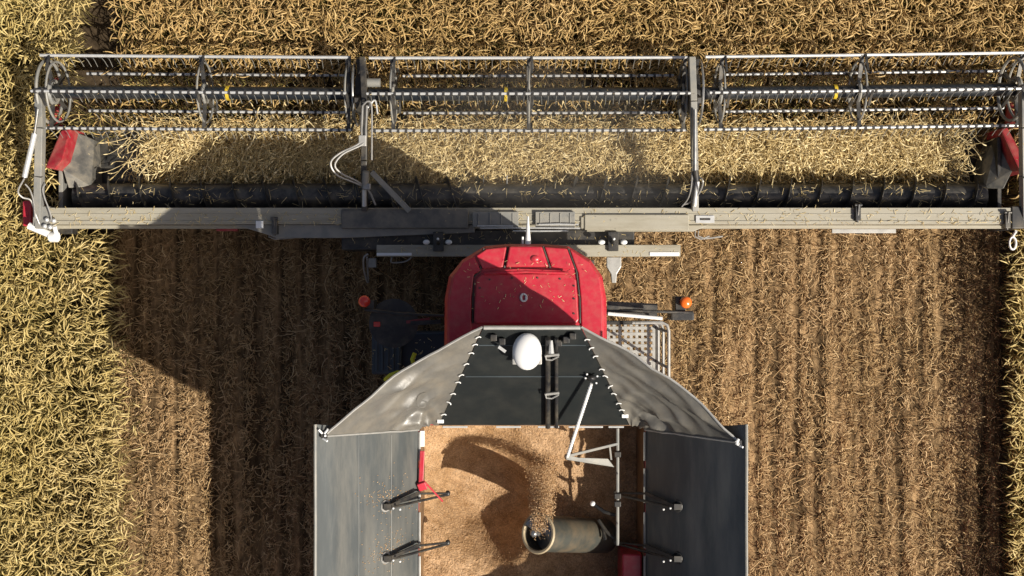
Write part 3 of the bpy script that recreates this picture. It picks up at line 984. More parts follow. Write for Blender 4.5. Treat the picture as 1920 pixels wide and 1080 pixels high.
# ---- cab shell under the roof
x0, x1 = CX - .72, CX + .72
b = MB()
b.prism([(x0 + .1, -.75, 1.75), (x1 - .1, -.75, 1.75), (x1 - .12, .28, 1.75), (CX, .38, 1.75), (x0 + .12, .28, 1.75)],
        [(x0, -.75, 3.42), (x1, -.75, 3.42), (x1, .30, 3.42), (CX, .42, 3.42), (x0, .30, 3.42)])
cab = b.build('cab', M['glass'], cb, bevel=.03)
for sx in (-1, 1):
    for y0_, y1_ in ((-.72, -.72), (.27, .29)):
        MB().bar((CX + sx * .63, y0_, 1.75), (CX + sx * .725, y1_, 3.42), .06, .06).build('pillar', M['black'], cab, bevel=.01)
b = MB(); b.box((x0, -.9, 1.35), (x1, .3, 1.75))
b.build('cab_floor', M['black'], cb, bevel=.03)

# ---- feeder house
b = MB()
b.prism([(CX - .62, .55, .30), (CX + .62, .55, .30), (CX + .62, .55, 1.02), (CX - .62, .55, 1.02)],
        [(CX - .62, -1.6, 1.0), (CX + .62, -1.6, 1.0), (CX + .62, -1.6, 1.75), (CX - .62, -1.6, 1.75)])
b.build('feeder_house', M['black'], cb, bevel=.02)

# ---- hull
b = MB()
b.prism([(CX - 1.35, -1.25, 1.1), (CX + 1.35, -1.25, 1.1), (CX + 1.35, -7.6, 1.1), (CX - 1.35, -7.6, 1.1)],
        [(CX - 1.40, -1.30, 2.75), (CX + 1.40, -1.30, 2.75), (CX + 1.40, -7.4, 2.75), (CX - 1.40, -7.4, 2.75)])
b.build('body', M['red'], cb, bevel=.06)
b = MB()
b.box((CX - 1.66, -7.2, 2.752), (CX + 1.66, -3.62, 3.70))
b.build('engine_hood', M['red'], cb, bevel=.1)
b = MB()
b.tube([(CX + 1.2, -5.0, 2.6), (CX + 1.2, -7.9, 3.2)], .17, 14)
b.build('unloading_auger', M['red'], cb, smooth=True)

for sx in (-1, 1):  # unseen boxes under the flaps, added to close a lit notch in the ground shadow
    b = MB()
    xa, xb = sorted((CX + sx * 1.66, CX + sx * 1.30))
    b.box((xa, -3.60, 2.752), (xb, -1.62, 3.70))
    b.build('shadow_filler_box', M['red'], cb, bevel=.06)

# ---- wheels
def wheel(x, y, R, w):
    b = MB()
    prof = [(-.5, .62), (-.5, .86), (-.42, .96), (-.3, 1.0), (.3, 1.0), (.42, .96), (.5, .86), (.5, .62)]
    seg = 44
    vs, fs = [], []
    for k in range(seg):
        a = 2 * math.pi * k / seg
        for px, pr in prof:
            rr = R * pr * .965
            vs.append((x + px * w, y + rr * math.cos(a), R + rr * math.sin(a)))
    m_ = len(prof)
    for k in range(seg):
        for i in range(m_):
            fs.append((k * m_ + i, ((k + 1) % seg) * m_ + i, ((k + 1) % seg) * m_ + (i + 1) % m_, k * m_ + (i + 1) % m_))
    b.add(vs, fs)
    for k in range(22):
        for s in (-1, 1):
            a = 2 * math.pi * (k + (0.5 if s > 0 else 0)) / 22
            a2 = a + .13
            p = Vector((x + s * .02 * w, y + R * .98 * math.cos(a2), R + R * .98 * math.sin(a2)))
            q = Vector((x + s * .48 * w, y + R * .97 * math.cos(a), R + R * .97 * math.sin(a)))
            b.bar(p, q, .045, .05, Vector((0, math.cos(a), math.sin(a))))
    w_ = b.build('wheel', M['rubber'], cb)
    b = MB()
    b.tube([(x - w * .30, y, R), (x + w * .30, y, R)], R * .60, 28)
    b.ring((x - w * .34, y, R), (1, 0, 0), R * .56, .03); b.ring((x + w * .34, y, R), (1, 0, 0), R * .56, .03)
    b.tube([(x - w * .36, y, R), (x + w * .36, y, R)], R * .22, 16)
    b.build('rim', M['galv'], w_, smooth=True)
for s in (-1, 1):
    wheel(CX + s * 1.27, -1.85, .95, .58)
    wheel(CX + s * 1.25, -6.4, .66, .5)
for y_, z_, r_ in ((-1.85, .95, .16), (-6.4, .66, .1)):
    MB().tube([(CX - 1.3, y_, z_), (CX + 1.3, y_, z_)], r_, 14).build('axle', M['black'], cb, smooth=True)

# ---- grain tank
ZH, ZR = 4.20, 5.20            # hinge and rim heights
TL, TR = at(785, 0, ZH).x, at(1210, 0, ZH).x
TF, TB = at(0, 797, ZH).y, -3.55
ZRR = 5.28
RL, RRt = at(592, 0, ZR).x, at(1399, 0, ZRR).x
RF, RB = at(0, 612, ZR).y, -4.28
w = .03
b = MB()
b.box((TL - w, TB - w, 2.752), (TL, TF + w, ZH))
b.box((TR, TB - w, 2.752), (TR + w, TF + w, ZH))
b.box((TL, TF, 2.752), (TR, TF + w, ZH))
b.box((TL, TB - w, 2.752), (TR, TB, ZH))
tank = b.build('tank_wall', M['red'], cb, bevel=.005)
b = MB()
b.box((TL + .002, TB + .002, 2.80), (TL + .010, TF - .002, ZH - .06)); b.box((TR - .010, TB + .002, 2.80), (TR - .002, TF - .002, ZH - .06))
b.box((TL + .012, TF - .010, 2.80), (TR - .012, TF - .002, ZH - .03)); b.box((TL + .012, TB + .002, 2.80), (TR - .012, TB + .010, ZH - .03))
b.box((TL + .012, TB + .012, 2.78), (TR - .012, TF - .012, 2.81))
b.build('tank_lining', M['innerwall'], cb)

def lerp(a, b_, t): return Vector(a) * (1 - t) + Vector(b_) * t

# side flaps (hinge to rim, a shallow fold near the rim)
def side_flap(xh, xr, s, zr):
    yf_h, yf_r = at(0, 806, ZH).y, at(0, 796, zr).y
    yb_h, yb_r = TB - .02, RB + 1.08
    fold = .83
    def fn(u, v):
        # u across hinge->rim, v along front->back
        x = xh + (xr - xh) * u
        z = ZH + .012 + (zr - ZH) * (u + .06 * math.sin(math.pi * min(u / fold, 1)) * .3)
        if u > fold: z -= .02 * (u - fold) / (1 - fold)
        y = (yf_h * (1 - u) + yf_r * u) * (1 - v) + (yb_h * (1 - u) + yb_r * u) * v
        z += .006 * math.sin(v * 9) * u
        return (x, y, z)
    b = MB().grid(fn, 12, 24, .022)
    o = b.build('tank_flap', M['flap'], cb, smooth=True)
    # pressed ribs and rim stiffener
    for ur in ((.28, .60) if s < 0 else ()):
        MB().tube([Vector(fn(ur, t)) + Vector((0, 0, .002)) for t in np.linspace(.03, .97, 10)], .007, 6).build('pressed_rib', M['flap'], o, smooth=True)
    pts = [Vector(fn(1, t)) + Vector((s * .006, 0, -.004)) for t in np.linspace(0, 1, 8)]
    MB().tube(pts, .016, 8).build('rim_bead', M['grey'], o, smooth=True)
    return fn, o
fnL, flapL = side_flap(TL, RL, -1, ZR)
fnR, flapR = side_flap(TR, RRt, 1, ZRR)

# front and rear panels
def front_fn(u, v):
    a = lerp(at(823, 797, ZH), at(907, 613, ZR), v)
    c = lerp(at(1180, 797, ZH), at(1088, 613, ZR), v)
    return lerp(a, c, u)
b = MB().grid(lambda u, v: front_fn(u, v), 8, 8, .022)
fp = b.build('front_panel', M['panel'], cb)
pn = (front_fn(1, 0) - front_fn(0, 0)).cross(front_fn(0, 1) - front_fn(0, 0)).normalized()
if pn.z < 0: pn = -pn
for v_ in (.52, .83):
    MB().bar(front_fn(.03, v_) + pn * .004, front_fn(.97, v_) + pn * .004, .012, .008, pn).build('pressed_rib', M['teal'], fp)
MB().tube([front_fn(0, 1) + pn * .01, front_fn(.5, 1) + pn * .01, front_fn(1, 1) + pn * .01], .022, 10).build('top_rail', M['galv'], fp, smooth=True)
def hp_strip(ua, ub):
    p, q = front_fn(ua, .0), front_fn(ub, .0)
    MB().bar(p + Vector((0, -.018, .016)), q + Vector((0, -.018, .016)), .019, .012).build('hinge_strip', M['bat'], fp, bevel=.003)
for ua, ub in ((.02, .15), (.30, .43), (.52, .63), (.68, .86), (.89, .97)): hp_strip(ua, ub)
def rear_fn(u, v):
    a = lerp((TL + .25, TB, ZH), (CX - .55, RB, ZR), v)
    c = lerp((TR - .25, TB, ZH), (CX + .55, RB, ZR), v)
    return lerp(a, c, u)
MB().grid(rear_fn, 6, 6, .022).build('rear_panel', M['panel'], cb)

for fn, s, fo in ((fnL, 1, flapL), (fnR, -1, flapR)):
    for va, vb in ((.01, .16), (.2, .38), (.43, .62), (.66, .98)):
        p, q = Vector(fn(0, va)), Vector(fn(0, vb))
        MB().bar(p + Vector((s * .012, 0, .012)), q + Vector((s * .012, 0, .012)), .022, .014).build('hinge_strip', M['galv'] if s > 0 else M['grey'], fo, bevel=.003)

# corner tarpaulins
def canvas(p00, p01, p10, p11, seed, amp=1.0, hooks=True):
    r_ = random.Random(seed)
    nrm = (p10 - p00).cross(p01 - p00).normalized()
    if nrm.z < 0: nrm = -nrm
    ph = [r_.uniform(0, 6.28) for _ in range(8)]
    def fn(u, v):
        # u from panel edge to flap edge, v from rim down to hinge
        p = lerp(lerp(p00, p01, v), lerp(p10, p11, v), u)
        e = math.sin(math.pi * u) ** .8
        sag = -.085 * e * (1 - .5 * v)
        # long tension folds fanning from the rim corners plus slack folds near the hinge
        def crease(t):
            t = t - math.floor(t)
            return (1 - abs(2 * t - 1)) ** 1.8 - .35
        f1 = .034 * crease(3.1 * v + 1.1 * u * (1 - v) + ph[0]) * e
        f2 = .016 * crease(7.3 * v - 1.9 * u * v + ph[1]) * e * (.4 + u)
        f3 = .050 * math.exp(-((v - .88 + .10 * u) / .055) ** 2) * math.exp(-((u - .70) / .20) ** 2) - .03 * math.exp(-((v - .80 + .10 * u) / .05) ** 2) * math.exp(-((u - .70) / .22) ** 2)
        f4 = .004 * math.sin(25 * u + 19 * v + ph[3]) * e + .003 * math.sin(41 * v - 13 * u + ph[5]) * e
        f5 = .024 * crease(2.2 * u + 2.6 * v + ph[4]) * e
        edge = .03 * math.sin(math.pi * u) * (1 - v)
        return p + nrm * (sag + amp * 1.15 * (f1 + f2 + f3 + f4 + f5)) + Vector((0, edge * .4, 0))
    b = MB().grid(fn, 60, 60, .006)
    o = b.build('corner_tarpaulin', M['canvas'], cb, smooth=True)
    MB().tube([fn(t, 0.0) + Vector((0, 0, .006)) for t in np.linspace(0, 1, 20)], .012, 6).build('edge_rope', M['galv'], o, smooth=True)
    MB().tube([fn(1.0, t) + Vector((0, 0, .008)) for t in np.linspace(0, 1, 16)], .010, 6).build('edge_rope', M['galv'], o, smooth=True)
    return fn, o, nrm
def seq(fn, o, side, ts):
    proto = None
    for t in ts:
        p = fn(0.0, t)
        if proto is None:
            b = MB()
            b.tube([Vector((-.022 * side, 0, .008)), Vector((0, .005, .018)), Vector((.020 * side, .003, .014)), Vector((.030 * side, -.010, .007))], .0062, 6)
            proto = b.build('hook', M['white'], o, smooth=True, origin=(0, 0, 0))
            h = proto
        else:
            h = proto.copy(); COL.objects.link(h); h.parent = o
        h.location = p - Vector(cb.location) + Vector((0, 0, .01))
        h.rotation_euler = (0, 0, random.uniform(-.5, .5))
fl00, fl01 = at(905, 613, ZR), at(822, 798, ZH + .02)
fl10, fl11 = at(607, 818, ZR - .04), at(786, 806, ZH + .02)
fnCL, cl, nL = canvas(fl00, fl01, fl10, fl11, 3)
fr00, fr01 = at(1090, 613, ZR), at(1181, 798, ZH + .02)
fr10, fr11 = at(1387, 830, ZRR - .05), at(1209, 806, ZH + .02)
fnCR, cr, nR = canvas(fr00, fr01, fr10, fr11, 8, 1.3)
seq(fnCL, cl, 1, [.10, .17, .25, .36, .47, .54, .66, .75, .88])
seq(fnCR, cr, -1, [.12, .20, .28, .41, .48, .58, .66, .76, .83])
for fx, s in ((TL, -1), (TR, 1)):
    a = Vector((CX + s * .55, RB, ZR)); c = Vector((TL + .25 if s < 0 else TR - .25, TB, ZH))
    d = Vector((RL if s < 0 else RRt, RB + 1.08, ZR if s < 0 else ZRR)); e = Vector((fx, TB - .02, ZH))
    canvas(a, c, d, e, 20 + s)
# white corner clips where the tarpaulin meets the hinge, and lashings at the rim
for px, py, z, p_ in ((826, 790, 4.27, cl), (1172, 780, 4.32, cr)):
    c = at(px, py, z); b = MB(); b.box(c - Vector((.035, .02, .01)), c + Vector((.035, .02, .012)))
    b.build('corner_clip', M['white'], p_, bevel=.004)
for px, py, p_ in ((608, 818, cl), (1386, 830, cr)):
    b = MB()
    for k in range(4):
        c = at(px + random.uniform(-6, 6), py + random.uniform(-8, 8), 5.19 if px < 900 else 5.26)
        b.tube([c, c + Vector((random.uniform(-.05, .05), random.uniform(-.05, .05), .03))], .011, 6)
    zl = 5.16 if px < 900 else 5.23
    b.use(1).box(at(px - 5, py + 3, zl), at(px + 5, py - 4, zl + .04))
    b.build('lashing', [M['white'], M['black']], p_, smooth=False)
# round patch on the left tarpaulin
ctr_ = Vector(fnCL(.42, .62))
ring_ = []
b = MB()
cu, cv = .42, .55
vs = [Vector(fnCL(cu, cv)) + nL * .006]
for k in range(20):
    a = 2 * math.pi * k / 20
    vs.append(Vector(fnCL(cu + .075 * math.cos(a), cv + .085 * math.sin(a))) + nL * .006)
b.add(vs, [(0, k + 1, (k + 1) % 20 + 1) for k in range(20)])
o = b.build('round_patch', M['canvas'], cl)
md = o.modifiers.new('t', 'SOLIDIFY'); md.thickness = .003

# ---- things fixed to the front panel
def onp(px, py, lift=0.0):
    """point on the sloping front panel"""
    v = (797 - py) / 184.0
    for _ in range(3):
        z = ZH + (ZR - ZH) * v
        y = at(0, py, z).y
        v = (y - TF) / (RF - TF)
    z = ZH + (ZR - ZH) * v
    return at(px, py, z) + pn * lift
for px in (1027, 1043):
    MB().tube([onp(px, 628, .05), onp(px, 794, .05)], .028 if px == 1027 else .02, 10).build('fold_tube', M['black'], cb, smooth=True)
for py in (656, 728):
    b = MB()
    b.bar(onp(1022, py, .085), onp(1048, py - 3, .085), .03, .012, pn)
    b.tube([onp(1022, py - 2, .09), onp(1024, py + 6, .09), onp(1034, py + 7, .09), onp(1047, py, .09)], .009, 6)
    b.build('pipe_clamp', M['galv'], cb)
for px, py in ((926, 627), (942, 634), (1062, 631), (1074, 624), (1048, 637)):
    c = onp(px, py, .05)
    MB().box(c - Vector((.035, .03, .05)), c + Vector((.03, .035, .02))).build('latch', M['black'], cb, bevel=.008)
c = onp(935, 638, .09); MB().bar(c, c + Vector((.07, -.05, 0)), .03, .02).build('latch_lever', M['bat'], cb)
c = onp(1033, 640, .10); MB().tube([c + Vector((0, .08, 0)), c + Vector((0, -.05, 0))], [.015, .03], 8).build('latch_pin', M['bat'], cb)
# gps receiver
c = onp(988, 640, .14)
gps = MB().ball(c, .145, .185, .10, 28, 12, -.5).build('satellite_receiver', M['white'], cb, smooth=True)
b = MB(); c2 = onp(988, 668, .06); b.box(c2 - Vector((.15, .04, .02)), c2 + Vector((.15, .09, .015)))
b.build('receiver_base', M['galv'], gps, bevel=.012)
b = MB(); b.box(c2 + Vector((-.05, -.046, .016)), c2 + Vector((.05, -.03, .03)))
b.build('receiver_plug', M['black'], gps)
# white stay rod and its bracket
p, q = onp(1108, 706, .10), at(1064, 856, 4.32)
b = MB().tube([p, q], .016, 10)
for k in range(26):
    c = p.lerp(q, .05 + .9 * k / 25); t = (q - p).normalized()
    b.tube([c - t * .006, c + t * .006], .0205, 8)
rod = b.build('stay_rod', M['white'], cb, smooth=True)
b = MB(); c = onp(1108, 702, .05); b.ball(c, .05, .035, .05, 12, 6); b.use(1)
for dx, dy in ((-.06, 0), (.06, .02), (.05, -.05), (-.045, .04)): b.ball(c + Vector((dx, dy, .02)), .012, .012, .01, 6, 4)
b.build('rod_mount', [M['black'], M['white']], rod, smooth=True)
# fold bar over the grain and its gusset arms
b = MB().tube([at(1158, 803, 4.12), at(1158, 1022, 4.12)], .018, 8)
bar_ = b.build('fold_bar', M['grey'], cb, smooth=True)
b = MB()
b.bar(at(1060, 856, 4.30), at(1158, 832, 4.17), .028, .03)
b.prism([at(1060, 852, 4.25), at(1085, 858, 4.22), at(1140, 860, 4.14), at(1152, 876, 4.12), at(1100, 868, 4.18), at(1062, 862, 4.24)],
        [at(1060, 852, 4.28), at(1085, 858, 4.25), at(1140, 860, 4.17), at(1152, 876, 4.15), at(1100, 868, 4.21), at(1062, 862, 4.27)])
b.bar(at(1143, 836, 4.19), at(1146, 862, 4.16), .02, .02)
b.build('gusset_arm', M['grey'], cb, bevel=.004)
for py in (852, 930, 945):
    b = MB(); c = at(1158, py, 4.14); b.box(c - Vector((.035, .03, .03)), c + Vector((.035, .03, .02)))
    b.build('bar_bearing', M['black'], bar_, bevel=.006)

# ---- flap stays (two each side)
def flap_pt(fn, u, py):
    p = Vector(fn(u, 0))
    y = (540 - py) * (H - p.z) / F
    v = (y - fn(u, 0)[1]) / (fn(u, 1)[1] - fn(u, 0)[1])
    return Vector(fn(u, v))
for fn, s, o in ((fnL, 1, flapL), (fnR, -1, flapR)):
    for py in (948, 1045):
        a = flap_pt(fn, .33, py) + Vector((s * .03, 0, .05))
        mid = flap_pt(fn, 0.0, py - 26) + Vector((0, 0, .10))
        end = Vector((mid.x + s * .30, a.y + .02, 3.98))
        b = MB()
        b.bar(a, mid, .034, .03); b.bar(mid, end, .02, .02)
        b.tube([a + Vector((0, -.015, 0)), end + Vector((0, -.015, .0))], .014, 8)
        b.ball(end, .03, .035, .03, 8, 5)
        stay = b.build('flap_stay', M['black'], cb)
        b = MB()
        c = a + Vector((-s * .02, 0, -.02))
        nrm = Vector((s * .72, 0, .69))
        b.ring(c - nrm * .02, nrm, .055, .012, 16)
        b.use(1).box(c - Vector((.03, .03, .0)), c + Vector((.05, .03, .05)))
        b.build('stay_plate', [M['galv'] if s > 0 else M['darksteel'], M['black']], stay)
        for k in range(2): MB().ball(c + Vector((s * (.07 + .07 * k), -.012 - .012 * k, .05)), .013, .013, .013, 6, 4).build('bolt', M['white'], stay)
# red locking lever on the left tank edge and red cover on the right
b = MB()
b.bar(at(792, 845, 4.25), at(789, 912, 4.25), .05, .03)
b.bar(at(789, 905, 4.27), at(794, 918, 4.24), .09, .04)
b.bar(at(793, 900, 4.26), at(830, 940, 4.05), .02, .02)
b.build('locking_lever', M['red'], cb, bevel=.006)
b = MB(); b.box((TL + .012, at(0, 838, 4.2).y, 4.13), (TL + .06, at(0, 808, 4.2).y, 4.19))
b.build('edge_strip', M['white'], cb, bevel=.004)
b = MB(); b.box((at(1167, 0, 4.1).x, TB + .05, 3.55), (TR - .02, at(0, 1040, 4.1).y, 4.08))
b.build('gearbox_cover', M['red'], cb, bevel=.02)
b = MB()
for (ax_, ay_, bx_, by_) in ((1112, 945, 1154, 966), (1122, 975, 1152, 1010), (1130, 985, 1135, 1012)):
    b.tube([at(ax_, ay_, 3.98), at((ax_ + bx_) / 2, (ay_ + by_) / 2 + 4, 4.03), at(bx_, by_, 4.05)], .02, 8)
b.use(1).ball(at(1111, 944, 4.0), .03, .03, .03, 10, 6)
b.build('tank_linkage', [M['black'], M['white']], cb, smooth=True)

# ---- filling auger inside the tank
mouth, foot = at(1010, 1000, 4.55), at(1132, 1005, 3.60)
ax = (foot - mouth).normalized()
b = MB()
n_, Ro, Ri = 32, .19, .175
u = ax.orthogonal().normalized(); w_ = ax.cross(u)
vs, fs = [], []
for i, (t, rr) in enumerate(((0, Ri), (0, Ro), (1, Ro), (1, Ri))):
    c = mouth.lerp(foot, t)
    for k in range(n_):
        a = 2 * math.pi * k / n_
        vs.append(c + (u * math.cos(a) + w_ * math.sin(a)) * rr)
for i in range(4):
    j = (i + 1) % 4
    for k in range(n_): fs.append((i * n_ + k, i * n_ + (k + 1) % n_, j * n_ + (k + 1) % n_, j * n_ + k))
b.add(vs, fs)
fa = b.build('filling_auger', M['augertube'], cb, smooth=True)
MB().ring(mouth - ax * .005, ax, .194, .020, 32).build('mouth_ring', M['dustyrim'], fa, smooth=True)
b = MB()
vs, fs = [], []
for i in range(60):
    t = i / 59
    c = mouth - ax * .05 + ax * .7 * t
    a = 2 * math.pi * t * 2.6 + 1.2
    d = u * math.cos(a) + w_ * math.sin(a)
    vs += [c + d * .02, c + d * .168, c + d * .168 + ax * .006, c + d * .02 + ax * .006]
for i in range(59):
    for k in range(4): fs.append((i * 4 + k, i * 4 + (k + 1) % 4, i * 4 + 4 + (k + 1) % 4, i * 4 + 4 + k))
b.add(vs, fs); b.tube([mouth - ax * .07, mouth + ax * .7], .028, 10); b.ball(mouth - ax * .08, .042, .042, .042, 12, 8)
b.build('auger_screw', M['steel'], fa, smooth=True)

# ---- right hand platform with railing
pz = 1.92
lo, hi = at(1141, 704, pz), at(1226, 604, pz)
b = MB()
nx, ny = 8, 9
px_, py_ = (hi.x - lo.x) / nx, (hi.y - lo.y) / ny
for i in range(nx + 1):
    xx = lo.x + i * px_
    b.box((xx - px_ * .25, lo.y, pz - .02), (xx + px_ * .25, hi.y, pz))
for j in range(ny + 1):
    yy = lo.y + j * py_
    b.box((lo.x, yy - py_ * .25, pz - .018), (hi.x, yy + py_ * .25, pz + .003))
b.build('platform_grating', M['galv'], cb)
XR = 1.86
for z in (2.05, 2.5, 2.98):
    ya, yb = at(0, 605, z).y, at(0, 735, z).y
    b = MB()
    b.tube([(XR - .34, ya, z), (XR - .08, ya, z), (XR - .02, ya - .03, z), (XR, ya - .10, z), (XR, yb, z)], .019, 8)
    b.build('railing', M['galv'], cb, smooth=True)
for yy in (-.52, -.95, -1.35):
    MB().tube([(XR, yy, 1.9), (XR, yy, 2.98)], .018, 8).build('railing_post', M['grey'], cb, smooth=True)
b = MB(); b.box((1.83, -1.45, 1.84), (1.9, -.48, 1.92)); b.box((1.0, -.47, 1.80), (1.9, -.42, 1.94))
b.build('platform_frame', M['black'], cb, bevel=.008)
b = MB()
for k in range(4):
    z = .45 + .38 * k
    b.box((1.62 + .02 * k, -1.3, z), (1.80 + .02 * k, -.95, z + .03))
b.build('access_steps', M['galv'], cb)

# ---- left hand deck
b = MB(); lo, hi = at(697, 703, 1.85), at(836, 622, 1.85)
b.box((lo.x, lo.y, 1.45), (hi.x, hi.y, 1.85))
b.build('left_deck', M['navy'], cb, bevel=.03)
b = MB(); lo, hi = at(697, 700, 1.97), at(752, 628, 1.97)
b.box((lo.x, lo.y, 1.853), (hi.x, hi.y, 1.97))
for k in range(5): b.box((lo.x + .05 + k * .07, lo.y + .03, 1.9702), (lo.x + .08 + k * .07, hi.y - .03, 1.985))
b.build('tool_box', M['teal'], cb, bevel=.02)
b = MB()
b.tube([at(778, 662, 2.5), at(773, 674, 2.5), at(776, 684, 2.5), at(790, 690, 2.45), at(806, 688, 2.3), at(806, 690, 1.9)], .026, 8)
b.build('grab_handle', M['lime'], cb, smooth=True)
b = MB()
b.tube([at(722, 712, 2.2), at(732, 703, 2.3), at(745, 698, 2.35), at(775, 697, 2.35), at(800, 694, 2.2), at(800, 694, 1.9)], .024, 8)
b.build('grab_handle', M['lime'], cb, smooth=True)

# ---- side arms with marker lamps and mirrors
b = MB()
b.tube([at(832, 592, 2.9), at(740, 588, 2.9), at(684, 580, 2.9)], .020, 8)
b.bar(at(826, 603, 2.8), at(770, 606, 2.8), .05, .04)
arm_ = b.build('mirror_arm', M['black'], cb)
MB().ball(at(683, 565, 2.95), .072, .072, .05, 14, 8).build('marker_lamp', M['redlens'], arm_, smooth=True)
b = MB(); c = at(690, 577, 2.9); b.box(c - Vector((.02, .05, .3)), c + Vector((.07, .09, -.02)))
b.build('lamp_bracket', M['black'], arm_, bevel=.008)
b = MB(); b.tube([at(738, 606, 2.6), at(738, 606, 2.66)], .30, 22)
b.build('round_mirror', M['black'], arm_, smooth=True)
b = MB(); c = at(707, 608, 2.7); b.box(c - Vector((.04, .03, .02)), c + Vector((.04, .03, .02)))
b.build('red_reflector', M['redlens'], arm_, bevel=.006)
MB().bar(at(762, 604, 2.75), at(806, 598, 2.75), .035, .03).build('red_strip', M['darkred'], arm_)
b = MB()
b.tube([at(1138, 583, 2.9), at(1230, 584, 2.9), at(1300, 586, 2.9)], .018, 8)
b.bar(at(1138, 577, 2.7), at(1232, 582, 2.7), .16, .05)
arm_ = b.build('mirror_arm', M['darksteel'], cb)
MB().tube([at(1140, 588, 2.98), at(1242, 597, 2.98)], .022, 8).build('arm_stay', M['white'], arm_, smooth=True)
MB().ball(at(1286, 567, 2.95), .072, .072, .05, 14, 8).build('marker_lamp', M['amber'], arm_, smooth=True)
b = MB(); c = at(1278, 570, 2.9); b.box(c - Vector((.07, .10, .3)), c + Vector((.05, .09, -.02)))
b.build('lamp_bracket', M['black'], arm_, bevel=.008)
b = MB(); c = at(1280, 593, 2.9); b.box(c - Vector((.14, .05, .35)), c + Vector((.14, .05, .0)))
b.build('mirror', M['black'], arm_, bevel=.02)

# ================================================================== GRAIN in the tank
def grain_z(x, y):
    cx, cy = at(985, 985, 3.4).x, at(985, 985, 3.4).y
    z = 3.70 - .10 * (x - TL)
    dx, dy = x - (cx - .46), y - (cy + .42)
    r_ = np.sqrt((dx / .60) ** 2 + (dy / .60) ** 2 + .35 * dx * dy / .36)
    z = z - .66 * np.exp(-r_ ** 3.2)
    # spoil heaped under the spout
    z = z + .16 * np.exp(-(((x - cx + .02) / .22) ** 2 + ((y - cy + .28) / .24) ** 2))
    z = z + .05 * field_noise(x, y, 4.5, 41) + .018 * field_noise(x, y, 14, 42) + .012 * field_noise(x, y, 34, 43)
    # rills sliding down from the right
    z = z + .02 * np.sin(9 * (y + .7 * x)) * np.clip((x - .2) / .6, 0, 1)
    return z
nx, ny = 200, 180
xs = np.linspace(TL + .012, TR - .012, nx); ys = np.linspace(TB + .014, TF - .012, ny)
Xg, Yg = np.meshgrid(xs, ys, indexing='ij')
Zg = grain_z(Xg, Yg) + RNG.normal(0, .0035, Xg.shape)
V = np.stack([Xg, Yg, Zg], -1).reshape(-1, 3)
ii, jj = np.meshgrid(np.arange(nx - 1), np.arange(ny - 1), indexing='ij')
a = (ii * ny + jj).ravel()
Fq = np.stack([a, a + ny, a + ny + 1, a + 1], -1)
o = np_mesh('grain_heap', V, Fq, [M['grain']])
tag(o, 'heap of pale brown wheat grain filling the open tank', 'grain', 'stuff')

# kernels in the air and loose on the heap
def kernels(C, r):
    n_ = len(C)
    base = np.array([[1, 0, 0], [-1, 0, 0], [0, .5, 0], [0, -.5, 0], [0, 0, .5], [0, 0, -.5]])
    rot = RNG.normal(size=(n_, 3, 3))
    q_, _ = np.linalg.qr(rot)
    Vv = np.einsum('nij,kj->nki', q_, base) * r[:, None, None] + C[:, None, :]
    f = np.array([[0, 2, 4], [2, 1, 4], [1, 3, 4], [3, 0, 4], [2, 0, 5], [1, 2, 5], [3, 1, 5], [0, 3, 5]])
    Fv = (np.arange(n_)[:, None, None] * 6 + f[None]).reshape(-1, 3)
    return Vv.reshape(-1, 3), Fv
n_ = 7000
t = RNG.uniform(0, 1, n_) ** .8
m0 = np.array(mouth) + np.array([0.02, 0.05, .02])
drift = np.stack([.12 * (1 - 2 * RNG.beta(2, 2, n_)) + .05 * t, .50 * t + RNG.normal(0, .05, n_), .10 * t - 1.25 * t * t + RNG.normal(0, .05, n_)], -1)
drift[:, 0] += .10 * np.sin(5 * t + RNG.integers(0, 3, n_) * 1.9) * t
C = m0 + drift
C[:, 2] = np.maximum(C[:, 2], grain_z(C[:, 0], C[:, 1]) + .005)
V, Fv = kernels(C, RNG.uniform(.005, .0115, n_))
o = np_mesh('flying_grain', V, Fv, [M['kernel']], smooth=False)
tag(o, 'spray of wheat kernels thrown out of the tank auger mouth', 'grain spray', 'stuff')
n_ = 9000
x = RNG.uniform(TL + .03, TR - .03, n_); y = RNG.uniform(TB + .03, TF - .03, n_)
kp = RNG.uniform(size=n_) < np.clip(.15 + .9 * (x < -.45) + .4 * (field_noise(x, y, 5, 77) > .1), 0, 1)
x, y = x[kp], y[kp]
C = [np.stack([x, y, grain_z(x, y) + .005], -1)]
for py_ in (930, 1030):                       # kernels that bounced onto the left flap round the stays
    for _ in range(170):
        u_, v_ = abs(random.gauss(.30, .13)), random.gauss(0, .05)
        y_ = (540 - py_) * (H - 4.5) / F
        y0_, y1_ = fnL(u_, 0)[1], fnL(u_, 1)[1]
        t_ = (y_ - y0_) / (y1_ - y0_) + v_
        p_ = fnL(min(u_, .95), min(max(t_, 0), 1)); C.append(np.array([[p_[0], p_[1], p_[2] + .006]]))
C = np.concatenate(C)
V, Fv = kernels(C, RNG.uniform(.006, .011, len(C)))
o = np_mesh('loose_grain', V, Fv, [M['kernel']], smooth=False)
tag(o, 'single coarse kernels lying on top of the grain heap', 'grain kernels', 'stuff')

